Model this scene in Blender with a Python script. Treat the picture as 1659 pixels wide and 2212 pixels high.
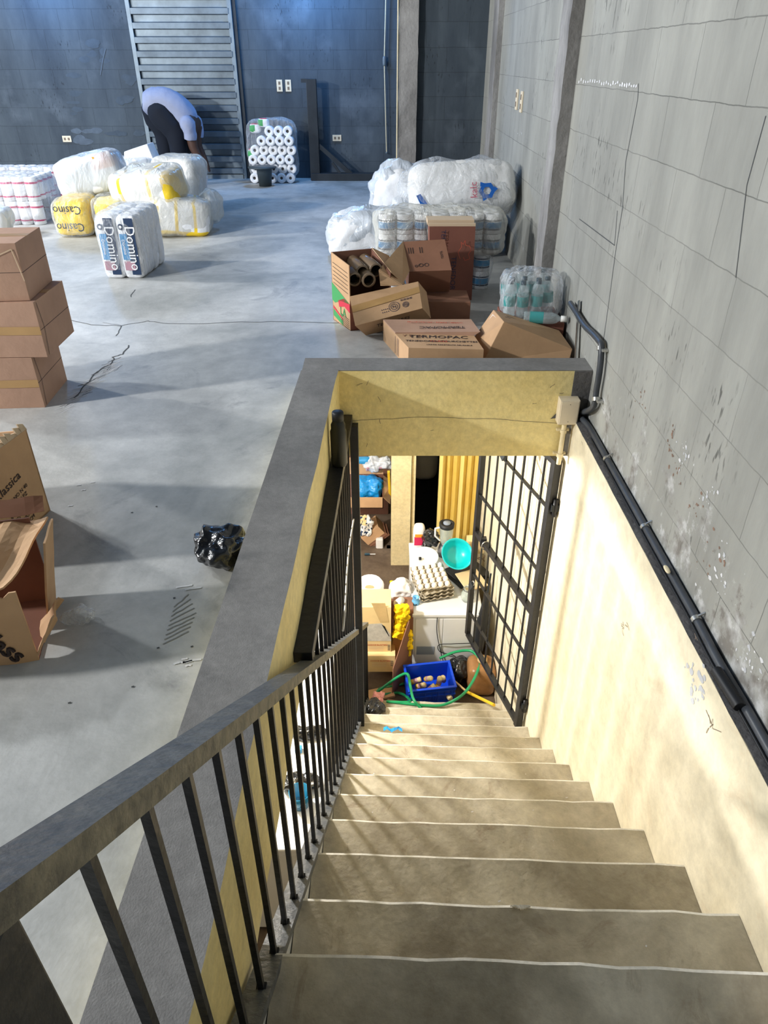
import bpy, math, random
from mathutils import Vector, Matrix, noise, Euler
random.seed(7)
R = math.radians
C = bpy.context.scene.collection
for o in list(bpy.data.objects): bpy.data.objects.remove(o)

# ---------------------------------------------------------------- camera
FPX, CX, CY, CH = 1534.0, 829.5, 1106.0, 1.30
TH = math.atan(978 / FPX); ct, st = math.cos(TH), math.sin(TH)
cam_d = bpy.data.cameras.new('camera'); cam = bpy.data.objects.new('camera', cam_d); C.objects.link(cam)
cam_d.sensor_fit = 'VERTICAL'; cam_d.sensor_height = 36; cam_d.lens = 36 * FPX / 2212
cam.location = (0, 0, CH); cam.rotation_euler = (math.pi / 2 - TH, 0, 0)
cam_d.clip_start = 0.02; cam_d.clip_end = 60
bpy.context.scene.camera = cam

# ---------------------------------------------------------------- world, lights, exposure
w = bpy.data.worlds.new('world'); bpy.context.scene.world = w; w.use_nodes = True
w.node_tree.nodes['Background'].inputs[0].default_value = (0.75, 0.85, 1.0, 1)
w.node_tree.nodes['Background'].inputs[1].default_value = 0.04
def lamp(name, loc, power, col, rad):
    d = bpy.data.lights.new(name, 'POINT'); d.energy = power; d.color = col; d.shadow_soft_size = rad
    o = bpy.data.objects.new(name, d); C.objects.link(o); o.location = loc; return o
lamp('lamp_upper_left', (-6.0, 5.6, 2.5), 430, (0.99, 0.985, 0.97), 0.12)
lamp('lamp_upper_left_near', (-6.4, 0.9, 2.62), 960, (1.0, 0.985, 0.96), 0.16)
lamp('lamp_upper_middle', (-4.0, 3.8, 2.9), 150, (0.94, 0.98, 1.0), 0.12)
lamp('lamp_back_blue', (-3.9, 9.5, 2.3), 60, (0.16, 0.45, 1.0), 0.14)
lamp('lamp_back_blue_right', (-0.9, 9.5, 2.3), 75, (0.16, 0.45, 1.0), 0.14)
lamp('lamp_lower_left', (-1.55, 3.5, -0.48), 300, (1.0, 0.96, 0.90), 0.09)
lamp('fill_lower_back', (-0.7, 6.3, -0.45), 45, (1.0, 0.95, 0.88), 0.1)  # added fill without a known source, brightens the storage side
vs = bpy.context.scene.view_settings
vs.view_transform = 'Standard'; vs.look = 'None'; vs.gamma = 1; vs.use_curve_mapping = False; vs.exposure = 0.62

# ---------------------------------------------------------------- pixel rays (layout survey)
def ray(px, py):
    a = (px - CX) / FPX; b = (CY - py) / FPX
    return Vector((a, ct + b * st, -st + b * ct))
def atz(px, py, z=0.0):
    r = ray(px, py); t = (z - CH) / r.z; return Vector((0, 0, CH)) + r * t
def aty(px, py, Y):
    r = ray(px, py); t = Y / r.y; return Vector((0, 0, CH)) + r * t
def atx(px, py, X):
    r = ray(px, py); t = X / r.x; return Vector((0, 0, CH)) + r * t

# ---------------------------------------------------------------- materials
MATS = {}
def srgb(c):
    return tuple((x / 12.92 if x <= 0.04045 else ((x + 0.055) / 1.055) ** 2.4) for x in [v / 255 for v in c]) + (1,)
def mat(name, col, rough=0.6, metal=0.0, var=0.0, vs_=6.0, bump=0.0, bs=40.0, alpha=1.0, col2=None, trans=0.0, coat=0.0, ior=1.45):
    m = bpy.data.materials.new(name); m.use_nodes = True; nt = m.node_tree; N = nt.nodes; L = nt.links
    b = N['Principled BSDF']; c = srgb(col)
    b.inputs['Base Color'].default_value = c; b.inputs['Roughness'].default_value = rough; b.inputs['Metallic'].default_value = metal
    b.inputs['Alpha'].default_value = alpha; b.inputs['Transmission Weight'].default_value = trans; b.inputs['IOR'].default_value = ior
    b.inputs['Coat Weight'].default_value = coat
    tc = N.new('ShaderNodeTexCoord')
    if var or col2:
        n = N.new('ShaderNodeTexNoise'); n.inputs['Scale'].default_value = vs_; n.inputs['Detail'].default_value = 6; n.inputs['Roughness'].default_value = 0.62
        L.new(tc.outputs['Object'], n.inputs['Vector'])
        rp = N.new('ShaderNodeValToRGB'); e = rp.color_ramp.elements
        c2 = srgb(col2) if col2 else tuple(min(1, x * (1 + var)) for x in c[:3]) + (1,)
        c1 = c if col2 else tuple(x * (1 - var) for x in c[:3]) + (1,)
        e[0].position = 0.33; e[0].color = c1; e[1].position = 0.67; e[1].color = c2
        L.new(n.outputs['Fac'], rp.inputs['Fac']); L.new(rp.outputs['Color'], b.inputs['Base Color'])
    if bump:
        n2 = N.new('ShaderNodeTexNoise'); n2.inputs['Scale'].default_value = bs; n2.inputs['Detail'].default_value = 5
        L.new(tc.outputs['Object'], n2.inputs['Vector'])
        bp = N.new('ShaderNodeBump'); bp.inputs['Strength'].default_value = bump; bp.inputs['Distance'].default_value = 0.02
        L.new(n2.outputs['Fac'], bp.inputs['Height']); L.new(bp.outputs['Normal'], b.inputs['Normal'])
    MATS[name] = m; return m

def wall_mat(name, ca, cb, axis, mortar, stain=None, stain_top=0.4, smear=None, bump=0.25, mfac=0.5, vstretch=True):
    """block wall: faint running-bond joints, trowel smears, damp stains; axis 0 = wall runs along X, 1 = along Y"""
    m = bpy.data.materials.new(name); m.use_nodes = True; nt = m.node_tree; N = nt.nodes; L = nt.links
    b = N['Principled BSDF']; b.inputs['Roughness'].default_value = 0.85
    tc = N.new('ShaderNodeTexCoord'); sp = N.new('ShaderNodeSeparateXYZ'); L.new(tc.outputs['Object'], sp.inputs[0])
    cb_ = N.new('ShaderNodeCombineXYZ'); L.new(sp.outputs[axis], cb_.inputs[0]); L.new(sp.outputs[2], cb_.inputs[1])
    wn = N.new('ShaderNodeTexNoise'); wn.inputs['Scale'].default_value = 9; wn.inputs['Detail'].default_value = 3; L.new(tc.outputs['Object'], wn.inputs['Vector'])
    ws = N.new('ShaderNodeVectorMath'); ws.operation = 'SCALE'; L.new(wn.outputs['Color'], ws.inputs[0]); ws.inputs['Scale'].default_value = 0.012
    wa = N.new('ShaderNodeVectorMath'); wa.operation = 'ADD'; L.new(cb_.outputs[0], wa.inputs[0]); L.new(ws.outputs[0], wa.inputs[1])
    br = N.new('ShaderNodeTexBrick'); br.offset = 0.5; br.inputs['Scale'].default_value = 1.0
    br.inputs['Brick Width'].default_value = 0.4; br.inputs['Row Height'].default_value = 0.2; br.inputs['Mortar Size'].default_value = 0.0022
    br.inputs['Mortar Smooth'].default_value = 0.6; br.inputs['Bias'].default_value = 0
    br.inputs['Color1'].default_value = (0.90, 0.90, 0.90, 1); br.inputs['Color2'].default_value = (1.06, 1.06, 1.06, 1)
    L.new(wa.outputs[0], br.inputs['Vector'])
    mp = N.new('ShaderNodeMapping'); mp.inputs['Scale'].default_value = (1, 1, 0.28 if vstretch else 1); L.new(tc.outputs['Object'], mp.inputs[0])
    n1 = N.new('ShaderNodeTexNoise'); n1.inputs['Scale'].default_value = 3.2; n1.inputs['Detail'].default_value = 8; n1.inputs['Roughness'].default_value = 0.66
    L.new(mp.outputs[0], n1.inputs['Vector'])
    rp = N.new('ShaderNodeValToRGB'); e = rp.color_ramp.elements
    e[0].position = 0.30; e[0].color = srgb(ca); e[1].position = 0.70; e[1].color = srgb(cb); L.new(n1.outputs['Fac'], rp.inputs['Fac'])
    mul = N.new('ShaderNodeMixRGB'); mul.blend_type = 'MULTIPLY'; mul.inputs[0].default_value = 0.6
    L.new(rp.outputs[0], mul.inputs[1]); L.new(br.outputs['Color'], mul.inputs[2])
    # mortar only here and there
    n3 = N.new('ShaderNodeTexNoise'); n3.inputs['Scale'].default_value = 1.1; n3.inputs['Detail'].default_value = 3; L.new(tc.outputs['Object'], n3.inputs['Vector'])
    r3 = N.new('ShaderNodeMapRange'); r3.inputs[1].default_value = 0.40; r3.inputs[2].default_value = 0.58; r3.inputs[4].default_value = mfac; L.new(n3.outputs['Fac'], r3.inputs[0])
    mm = N.new('ShaderNodeMath'); mm.operation = 'MULTIPLY'; L.new(br.outputs['Fac'], mm.inputs[0]); L.new(r3.outputs[0], mm.inputs[1])
    mx = N.new('ShaderNodeMixRGB'); mx.inputs[2].default_value = srgb(mortar); L.new(mm.outputs[0], mx.inputs[0]); L.new(mul.outputs[0], mx.inputs[1])
    last = mx.outputs[0]
    if smear:
        n4 = N.new('ShaderNodeTexNoise'); n4.inputs['Scale'].default_value = 2.0; n4.inputs['Detail'].default_value = 7; L.new(tc.outputs['Object'], n4.inputs['Vector'])
        r4 = N.new('ShaderNodeMapRange'); r4.inputs[1].default_value = 0.58; r4.inputs[2].default_value = 0.72; r4.inputs[4].default_value = 0.5; L.new(n4.outputs['Fac'], r4.inputs[0])
        x4 = N.new('ShaderNodeMixRGB'); x4.inputs[2].default_value = srgb(smear); L.new(r4.outputs[0], x4.inputs[0]); L.new(last, x4.inputs[1]); last = x4.outputs[0]
    # small dark pits clustered in patches
    n6 = N.new('ShaderNodeTexNoise'); n6.inputs['Scale'].default_value = 60; n6.inputs['Detail'].default_value = 2; L.new(mp.outputs[0], n6.inputs['Vector'])
    r6 = N.new('ShaderNodeMapRange'); r6.inputs[1].default_value = 0.60; r6.inputs[2].default_value = 0.68; L.new(n6.outputs['Fac'], r6.inputs[0])
    n7 = N.new('ShaderNodeTexNoise'); n7.inputs['Scale'].default_value = 2.6; n7.inputs['Detail'].default_value = 2; L.new(tc.outputs['Object'], n7.inputs['Vector'])
    r7 = N.new('ShaderNodeMapRange'); r7.inputs[1].default_value = 0.52; r7.inputs[2].default_value = 0.66; r7.inputs[4].default_value = 0.75; L.new(n7.outputs['Fac'], r7.inputs[0])
    m7 = N.new('ShaderNodeMath'); m7.operation = 'MULTIPLY'; L.new(r6.outputs[0], m7.inputs[0]); L.new(r7.outputs[0], m7.inputs[1])
    x7 = N.new('ShaderNodeMixRGB'); x7.inputs[2].default_value = srgb(tuple(int(v * .45) for v in ca)); L.new(m7.outputs[0], x7.inputs[0]); L.new(last, x7.inputs[1]); last = x7.outputs[0]
    if stain:
        # damp blotches with peeled paint that climb from the foot of the wall
        n5 = N.new('ShaderNodeTexNoise'); n5.inputs['Scale'].default_value = 6.5; n5.inputs['Detail'].default_value = 9; n5.inputs['Roughness'].default_value = 0.72; L.new(tc.outputs['Object'], n5.inputs['Vector'])
        hz = N.new('ShaderNodeMapRange'); hz.inputs[1].default_value = stain_top; hz.inputs[2].default_value = stain_top - 0.85; hz.inputs[3].default_value = -0.17; hz.inputs[4].default_value = 0.16; L.new(sp.outputs[2], hz.inputs[0])
        ad = N.new('ShaderNodeMath'); L.new(n5.outputs['Fac'], ad.inputs[0]); L.new(hz.outputs[0], ad.inputs[1])
        r5 = N.new('ShaderNodeMapRange'); r5.inputs[1].default_value = 0.53; r5.inputs[2].default_value = 0.60; r5.inputs[4].default_value = 0.65; L.new(ad.outputs[0], r5.inputs[0])
        n8 = N.new('ShaderNodeTexNoise'); n8.inputs['Scale'].default_value = 14; n8.inputs['Detail'].default_value = 8; L.new(tc.outputs['Object'], n8.inputs['Vector'])
        r8 = N.new('ShaderNodeValToRGB'); e = r8.color_ramp.elements; e[0].position = 0.40; e[0].color = srgb(stain[0]); e[1].position = 0.60; e[1].color = srgb(stain[2])
        q = r8.color_ramp.elements.new(0.5); q.color = srgb(stain[1]); L.new(n8.outputs['Fac'], r8.inputs[0])
        x5 = N.new('ShaderNodeMixRGB'); L.new(r5.outputs[0], x5.inputs[0]); L.new(last, x5.inputs[1]); L.new(r8.outputs[0], x5.inputs[2]); last = x5.outputs[0]
    L.new(last, b.inputs['Base Color'])
    nb = N.new('ShaderNodeTexNoise'); nb.inputs['Scale'].default_value = 22; nb.inputs['Detail'].default_value = 8; L.new(mp.outputs[0], nb.inputs['Vector'])
    hb = N.new('ShaderNodeMath'); hb.operation = 'ADD'; L.new(nb.outputs['Fac'], hb.inputs[0]); L.new(mm.outputs[0], hb.inputs[1])
    bp = N.new('ShaderNodeBump'); bp.inputs['Strength'].default_value = bump; bp.inputs['Distance'].default_value = 0.015
    L.new(hb.outputs[0], bp.inputs['Height']); L.new(bp.outputs['Normal'], b.inputs['Normal'])
    MATS[name] = m; return m

def concrete(name, ca, cb, cc=None, scale=1.4, rough=0.55, bump=0.15, bs=60, pits=False, stretch=(1, 1, 1)):
    m = bpy.data.materials.new(name); m.use_nodes = True; nt = m.node_tree; N = nt.nodes; L = nt.links
    b = N['Principled BSDF']; b.inputs['Roughness'].default_value = rough
    tc = N.new('ShaderNodeTexCoord'); mp = N.new('ShaderNodeMapping'); mp.inputs['Scale'].default_value = stretch; L.new(tc.outputs['Object'], mp.inputs[0])
    n1 = N.new('ShaderNodeTexNoise'); n1.inputs['Scale'].default_value = scale; n1.inputs['Detail'].default_value = 9; n1.inputs['Roughness'].default_value = 0.64; n1.inputs['Distortion'].default_value = 0.4
    L.new(mp.outputs[0], n1.inputs['Vector'])
    rp = N.new('ShaderNodeValToRGB'); e = rp.color_ramp.elements
    e[0].position = 0.32; e[0].color = srgb(ca); e[1].position = 0.66; e[1].color = srgb(cb); L.new(n1.outputs['Fac'], rp.inputs[0])
    last = rp.outputs[0]
    n2 = N.new('ShaderNodeTexNoise'); n2.inputs['Scale'].default_value = scale * 11; n2.inputs['Detail'].default_value = 8; n2.inputs['Roughness'].default_value = 0.7; L.new(mp.outputs[0], n2.inputs['Vector'])
    r2 = N.new('ShaderNodeMapRange'); r2.inputs[1].default_value = 0.3; r2.inputs[2].default_value = 0.7; r2.inputs[3].default_value = 0.84; r2.inputs[4].default_value = 1.12; L.new(n2.outputs['Fac'], r2.inputs[0])
    mu = N.new('ShaderNodeMixRGB'); mu.blend_type = 'MULTIPLY'; mu.inputs[0].default_value = 1; L.new(last, mu.inputs[1]); L.new(r2.outputs[0], mu.inputs[2]); last = mu.outputs[0]
    if cc:
        n3 = N.new('ShaderNodeTexNoise'); n3.inputs['Scale'].default_value = scale * 2.2; n3.inputs['Detail'].default_value = 10; n3.inputs['Roughness'].default_value = 0.75; n3.inputs['Distortion'].default_value = 1.2
        L.new(mp.outputs[0], n3.inputs['Vector'])
        r3 = N.new('ShaderNodeMapRange'); r3.inputs[1].default_value = 0.56; r3.inputs[2].default_value = 0.70; r3.inputs[4].default_value = 0.6; L.new(n3.outputs['Fac'], r3.inputs[0])
        x = N.new('ShaderNodeMixRGB'); x.inputs[2].default_value = srgb(cc); L.new(r3.outputs[0], x.inputs[0]); L.new(last, x.inputs[1]); last = x.outputs[0]
    L.new(last, b.inputs['Base Color'])
    nb = N.new('ShaderNodeTexNoise'); nb.inputs['Scale'].default_value = bs; nb.inputs['Detail'].default_value = 6; L.new(tc.outputs['Object'], nb.inputs['Vector'])
    h = nb.outputs['Fac']
    if pits:
        vo = N.new('ShaderNodeTexVoronoi'); vo.inputs['Scale'].default_value = 70; L.new(tc.outputs['Object'], vo.inputs['Vector'])
        vr = N.new('ShaderNodeMapRange'); vr.inputs[1].default_value = 0.0; vr.inputs[2].default_value = 0.35; L.new(vo.outputs['Distance'], vr.inputs[0])
        ad = N.new('ShaderNodeMath'); ad.operation = 'ADD'; L.new(h, ad.inputs[0]); L.new(vr.outputs[0], ad.inputs[1]); h = ad.outputs[0]
    bp = N.new('ShaderNodeBump'); bp.inputs['Strength'].default_value = bump; bp.inputs['Distance'].default_value = 0.01
    L.new(h, bp.inputs['Height']); L.new(bp.outputs['Normal'], b.inputs['Normal'])
    MATS[name] = m; return m

def film(name, col, alpha, rough=0.12, bump=0.6, bs=9, col_emph=None):
    """clear or milky plastic sheet: mostly see-through, shiny creases"""
    m = bpy.data.materials.new(name); m.use_nodes = True; nt = m.node_tree; N = nt.nodes; L = nt.links
    b = N['Principled BSDF']; b.inputs['Base Color'].default_value = srgb(col); b.inputs['Roughness'].default_value = rough
    b.inputs['Specular IOR Level'].default_value = 0.9
    tc = N.new('ShaderNodeTexCoord'); mp = N.new('ShaderNodeMapping'); mp.inputs['Scale'].default_value = (1, 1, 0.5); L.new(tc.outputs['Object'], mp.inputs[0])
    n = N.new('ShaderNodeTexNoise'); n.inputs['Scale'].default_value = bs; n.inputs['Detail'].default_value = 5; n.inputs['Distortion'].default_value = 1.5; L.new(mp.outputs[0], n.inputs['Vector'])
    bp = N.new('ShaderNodeBump'); bp.inputs['Strength'].default_value = bump; bp.inputs['Distance'].default_value = 0.05; L.new(n.outputs['Fac'], bp.inputs['Height']); L.new(bp.outputs['Normal'], b.inputs['Normal'])
    lw = N.new('ShaderNodeLayerWeight'); lw.inputs['Blend'].default_value = 0.35; L.new(bp.outputs['Normal'], lw.inputs['Normal'])
    mr = N.new('ShaderNodeMapRange'); mr.inputs[3].default_value = alpha; mr.inputs[4].default_value = min(1, alpha + 0.55); L.new(lw.outputs['Facing'], mr.inputs[0]); L.new(mr.outputs[0], b.inputs['Alpha'])
    MATS[name] = m; return m

wall_mat('block_right', (128, 128, 123), (162, 162, 155), 1, (158, 158, 152), stain=((96, 88, 82), (150, 148, 146), (200, 200, 200)), stain_top=0.45, smear=(150, 152, 146), mfac=0.45)
wall_mat('block_back', (52, 62, 72), (78, 88, 96), 0, (44, 54, 62), smear=(104, 114, 124), bump=0.14, mfac=0.2)  # bluish tone puts the blue glow into the wall colour
concrete('floor_grey', (142, 144, 142), (208, 208, 206), cc=(112, 112, 116), scale=0.9, rough=0.5, bump=0.10)
concrete('curb_grey', (112, 110, 108), (136, 134, 131), scale=5, rough=0.85, bump=0.16, bs=260)
concrete('column_grey', (110, 108, 106), (160, 158, 156), scale=4, rough=0.85, bump=0.5, bs=40, stretch=(1, 1, .4))
concrete('stair_grey', (144, 134, 114), (204, 196, 176), cc=(122, 100, 76), scale=2.4, rough=0.75, bump=0.2)
concrete('nosing', (200, 196, 186), (226, 222, 210), scale=8, rough=0.7)
concrete('cream_wall', (206, 195, 166), (230, 221, 196), cc=(200, 176, 144), scale=1.3, rough=0.75, bump=0.15, bs=30)
concrete('yellow_wall', (222, 202, 136), (238, 222, 162), cc=(220, 202, 144), scale=2.5, rough=0.65, bump=0.35, bs=45)
concrete('pillar_cream', (214, 196, 150), (230, 214, 170), cc=(206, 186, 142), scale=3, rough=0.7, bump=0.1)
concrete('lower_floor', (72, 58, 46), (110, 94, 78), cc=(54, 44, 36), scale=3, rough=0.7)
concrete('ledge_dark', (66, 66, 68), (100, 98, 98), scale=5, rough=0.8, bump=0.5)
mat('crack', (74, 76, 78), 0.9); mat('floor_mark', (126, 128, 126), 0.8); mat('floor_scuff', (192, 194, 196), 0.8)
mat('flake_grey', (184, 186, 190), 0.9, var=0.1)
mat('stain_brown', (126, 102, 88), 0.9, var=0.2, vs_=20)
mat('white_dust', (208, 208, 210), 0.9, var=0.1)
mat('black_paint', (30, 31, 34), 0.42, var=0.25, vs_=9, bump=0.15, bs=30)
mat('rail_paint', (66, 72, 80), 0.42, col2=(98, 100, 100), vs_=14, bump=0.25, bs=50)
mat('rail_side', (84, 80, 70), 0.6, col2=(132, 124, 104), vs_=30, bump=0.3, bs=60)
mat('galv', (104, 116, 126), 0.45, 0.6, var=0.25, vs_=4)
mat('galv_frame', (120, 132, 140), 0.5, 0.4, var=0.15)
mat('steel_dark', (44, 50, 56), 0.5, 0.3, var=0.2)
mat('carton', (196, 158, 120), 0.8, var=0.10, vs_=5, bump=0.1, bs=25)
mat('carton_pink', (182, 146, 124), 0.8, var=0.10, vs_=4, bump=0.1, bs=25)
mat('carton_brown', (140, 98, 76), 0.8, var=0.10, vs_=5)
mat('carton_red', (132, 84, 70), 0.8, var=0.08, vs_=5)
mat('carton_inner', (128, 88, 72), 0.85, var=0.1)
mat('carton_light', (232, 204, 150), 0.8, var=0.06)
mat('carton_edge', (214, 190, 160), 0.8)
mat('tape', (184, 146, 96), 0.3, coat=0.3, var=0.08)
mat('ink', (60, 48, 46), 0.8)
mat('ink_blue', (52, 52, 74), 0.8)
mat('ink_red', (198, 92, 70), 0.8)
mat('label_paper', (222, 206, 190), 0.7)
mat('green_print', (70, 158, 92), 0.6); mat('red_print', (206, 52, 72), 0.6)
mat('paper_white', (236, 238, 242), 0.85, var=0.04, bump=0.25, bs=30)
mat('paper_core', (110, 106, 104), 0.9)
mat('pink_print', (190, 52, 106), 0.6); mat('blue_print', (40, 140, 196), 0.5); mat('navy_print', (24, 50, 84), 0.5)
mat('logo_blue', (20, 92, 176), 0.5)
mat('yellow_pack', (246, 208, 44), 0.35, var=0.12, vs_=12, coat=0.4, bump=0.5, bs=12)
mat('yellow_soft', (244, 226, 130), 0.5, var=0.1)
film('film_clear', (235, 240, 246), 0.10, bump=0.9, bs=12)
film('film_milk', (226, 234, 244), 0.62, rough=0.22, bump=0.8, bs=5)
film('film_warm', (240, 238, 228), 0.30, rough=0.18, bump=0.9, bs=6)
mat('bag_white', (240, 240, 240), 0.4, var=0.04, bump=0.6, bs=12)
mat('bag_black', (20, 22, 26), 0.22, coat=0.5, bump=0.9, bs=14)
mat('bag_blue', (22, 140, 214), 0.3, coat=0.4, bump=0.8, bs=14)
mat('bag_orange', (236, 150, 104), 0.45, var=0.12, bump=0.6, bs=14)
mat('cloth_yellow', (250, 206, 10), 0.85, var=0.12, vs_=14, bump=0.5, bs=40)
mat('shirt', (150, 158, 184), 0.85, var=0.06, bump=0.35, bs=16)
mat('trousers', (14, 22, 36), 0.9)
mat('skin', (78, 54, 44), 0.55)
mat('hair', (14, 12, 12), 0.8)
mat('ivory', (226, 212, 186), 0.45); mat('ivory_dark', (120, 104, 88), 0.5)
mat('pipe_white', (228, 214, 178), 0.5, var=0.08, vs_=20)
mat('conduit', (64, 68, 74), 0.38, var=0.2, vs_=12)
mat('clamp', (190, 190, 186), 0.35, 0.8)
mat('rubber', (24, 26, 30), 0.5)
mat('bottle_clear', (214, 232, 236), 0.05, alpha=0.28, coat=0.6)
mat('bottle_teal', (70, 160, 160), 0.15, alpha=0.85)
mat('cap_dark', (24, 60, 76), 0.4); mat('cap_white', (236, 236, 232), 0.4)
mat('dark_glass', (30, 31, 26), 0.4, coat=0.1)
mat('tube_brown', (128, 108, 86), 0.15, coat=0.8, alpha=0.96)
mat('black_hole', (6, 6, 8), 0.9)
mat('crate_blue', (16, 70, 210), 0.35, var=0.08)
mat('hose_green', (20, 150, 96), 0.3, coat=0.4, var=0.1)
mat('cabinet_white', (222, 224, 226), 0.35, var=0.03, coat=0.2)
mat('panel_grey', (138, 148, 164), 0.5)
mat('bowl_teal', (18, 196, 204), 0.3, coat=0.3)
mat('plate_white', (236, 234, 232), 0.3, coat=0.3)
mat('egg', (246, 240, 234), 0.45)
mat('egg_tray', (170, 160, 140), 0.95, var=0.1, vs_=30, bump=0.5, bs=50)
mat('light_blue', (108, 178, 226), 0.35)
mat('door_yellow', (214, 178, 74), 0.4, col2=(222, 196, 112), vs_=3)
mat('door_stripe', (238, 214, 134), 0.4)
mat('wood', (92, 70, 54), 0.75, var=0.3, vs_=12)
mat('wood_light', (206, 176, 124), 0.6, var=0.12)
mat('wood_yellow', (232, 190, 44), 0.45)
mat('jug_brown', (154, 112, 70), 0.35, var=0.25, vs_=9, coat=0.2)
mat('steel_bright', (178, 178, 176), 0.25, 0.9)
mat('pot_metal', (140, 140, 142), 0.3, 0.9)
mat('can_paper', (214, 196, 150), 0.5, var=0.2, vs_=40)
mat('can_yellow', (228, 196, 60), 0.5); mat('can_lilac', (176, 136, 150), 0.5)
mat('grey_print', (196, 192, 184), 0.7, var=0.15, vs_=20)
mat('pink_cloth', (226, 160, 164), 0.85)
mat('bright_yellow', (240, 222, 20), 0.4)
mat('orange_print', (244, 150, 40), 0.5)
mat('glassy', (210, 222, 214), 0.08, alpha=0.35, coat=0.7)
mat('bucket_grey', (66, 76, 80), 0.5)
mat('tray_wood', (222, 200, 160), 0.55, alpha=0.9)
mat('magenta', (200, 30, 80), 0.5)
mat('blue_glass', (34, 130, 170), 0.2, alpha=0.8, coat=0.5)

# ---------------------------------------------------------------- mesh builder
FONT_CACHE = {}
def text_mesh(s, size, ext=0.0004):
    k = (s, size)
    if k not in FONT_CACHE:
        cu = bpy.data.curves.new('t', 'FONT'); cu.body = s; cu.size = size; cu.extrude = ext; cu.align_x = 'CENTER'; cu.align_y = 'CENTER'; cu.resolution_u = 2
        ob = bpy.data.objects.new('t', cu); C.objects.link(ob)
        bpy.context.view_layer.update()
        me = bpy.data.meshes.new_from_object(ob.evaluated_get(bpy.context.evaluated_depsgraph_get()))
        FONT_CACHE[k] = ([v.co.copy() for v in me.vertices], [tuple(p.vertices) for p in me.polygons])
        bpy.data.objects.remove(ob); bpy.data.meshes.remove(me); bpy.data.curves.remove(cu)
    return FONT_CACHE[k]

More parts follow.
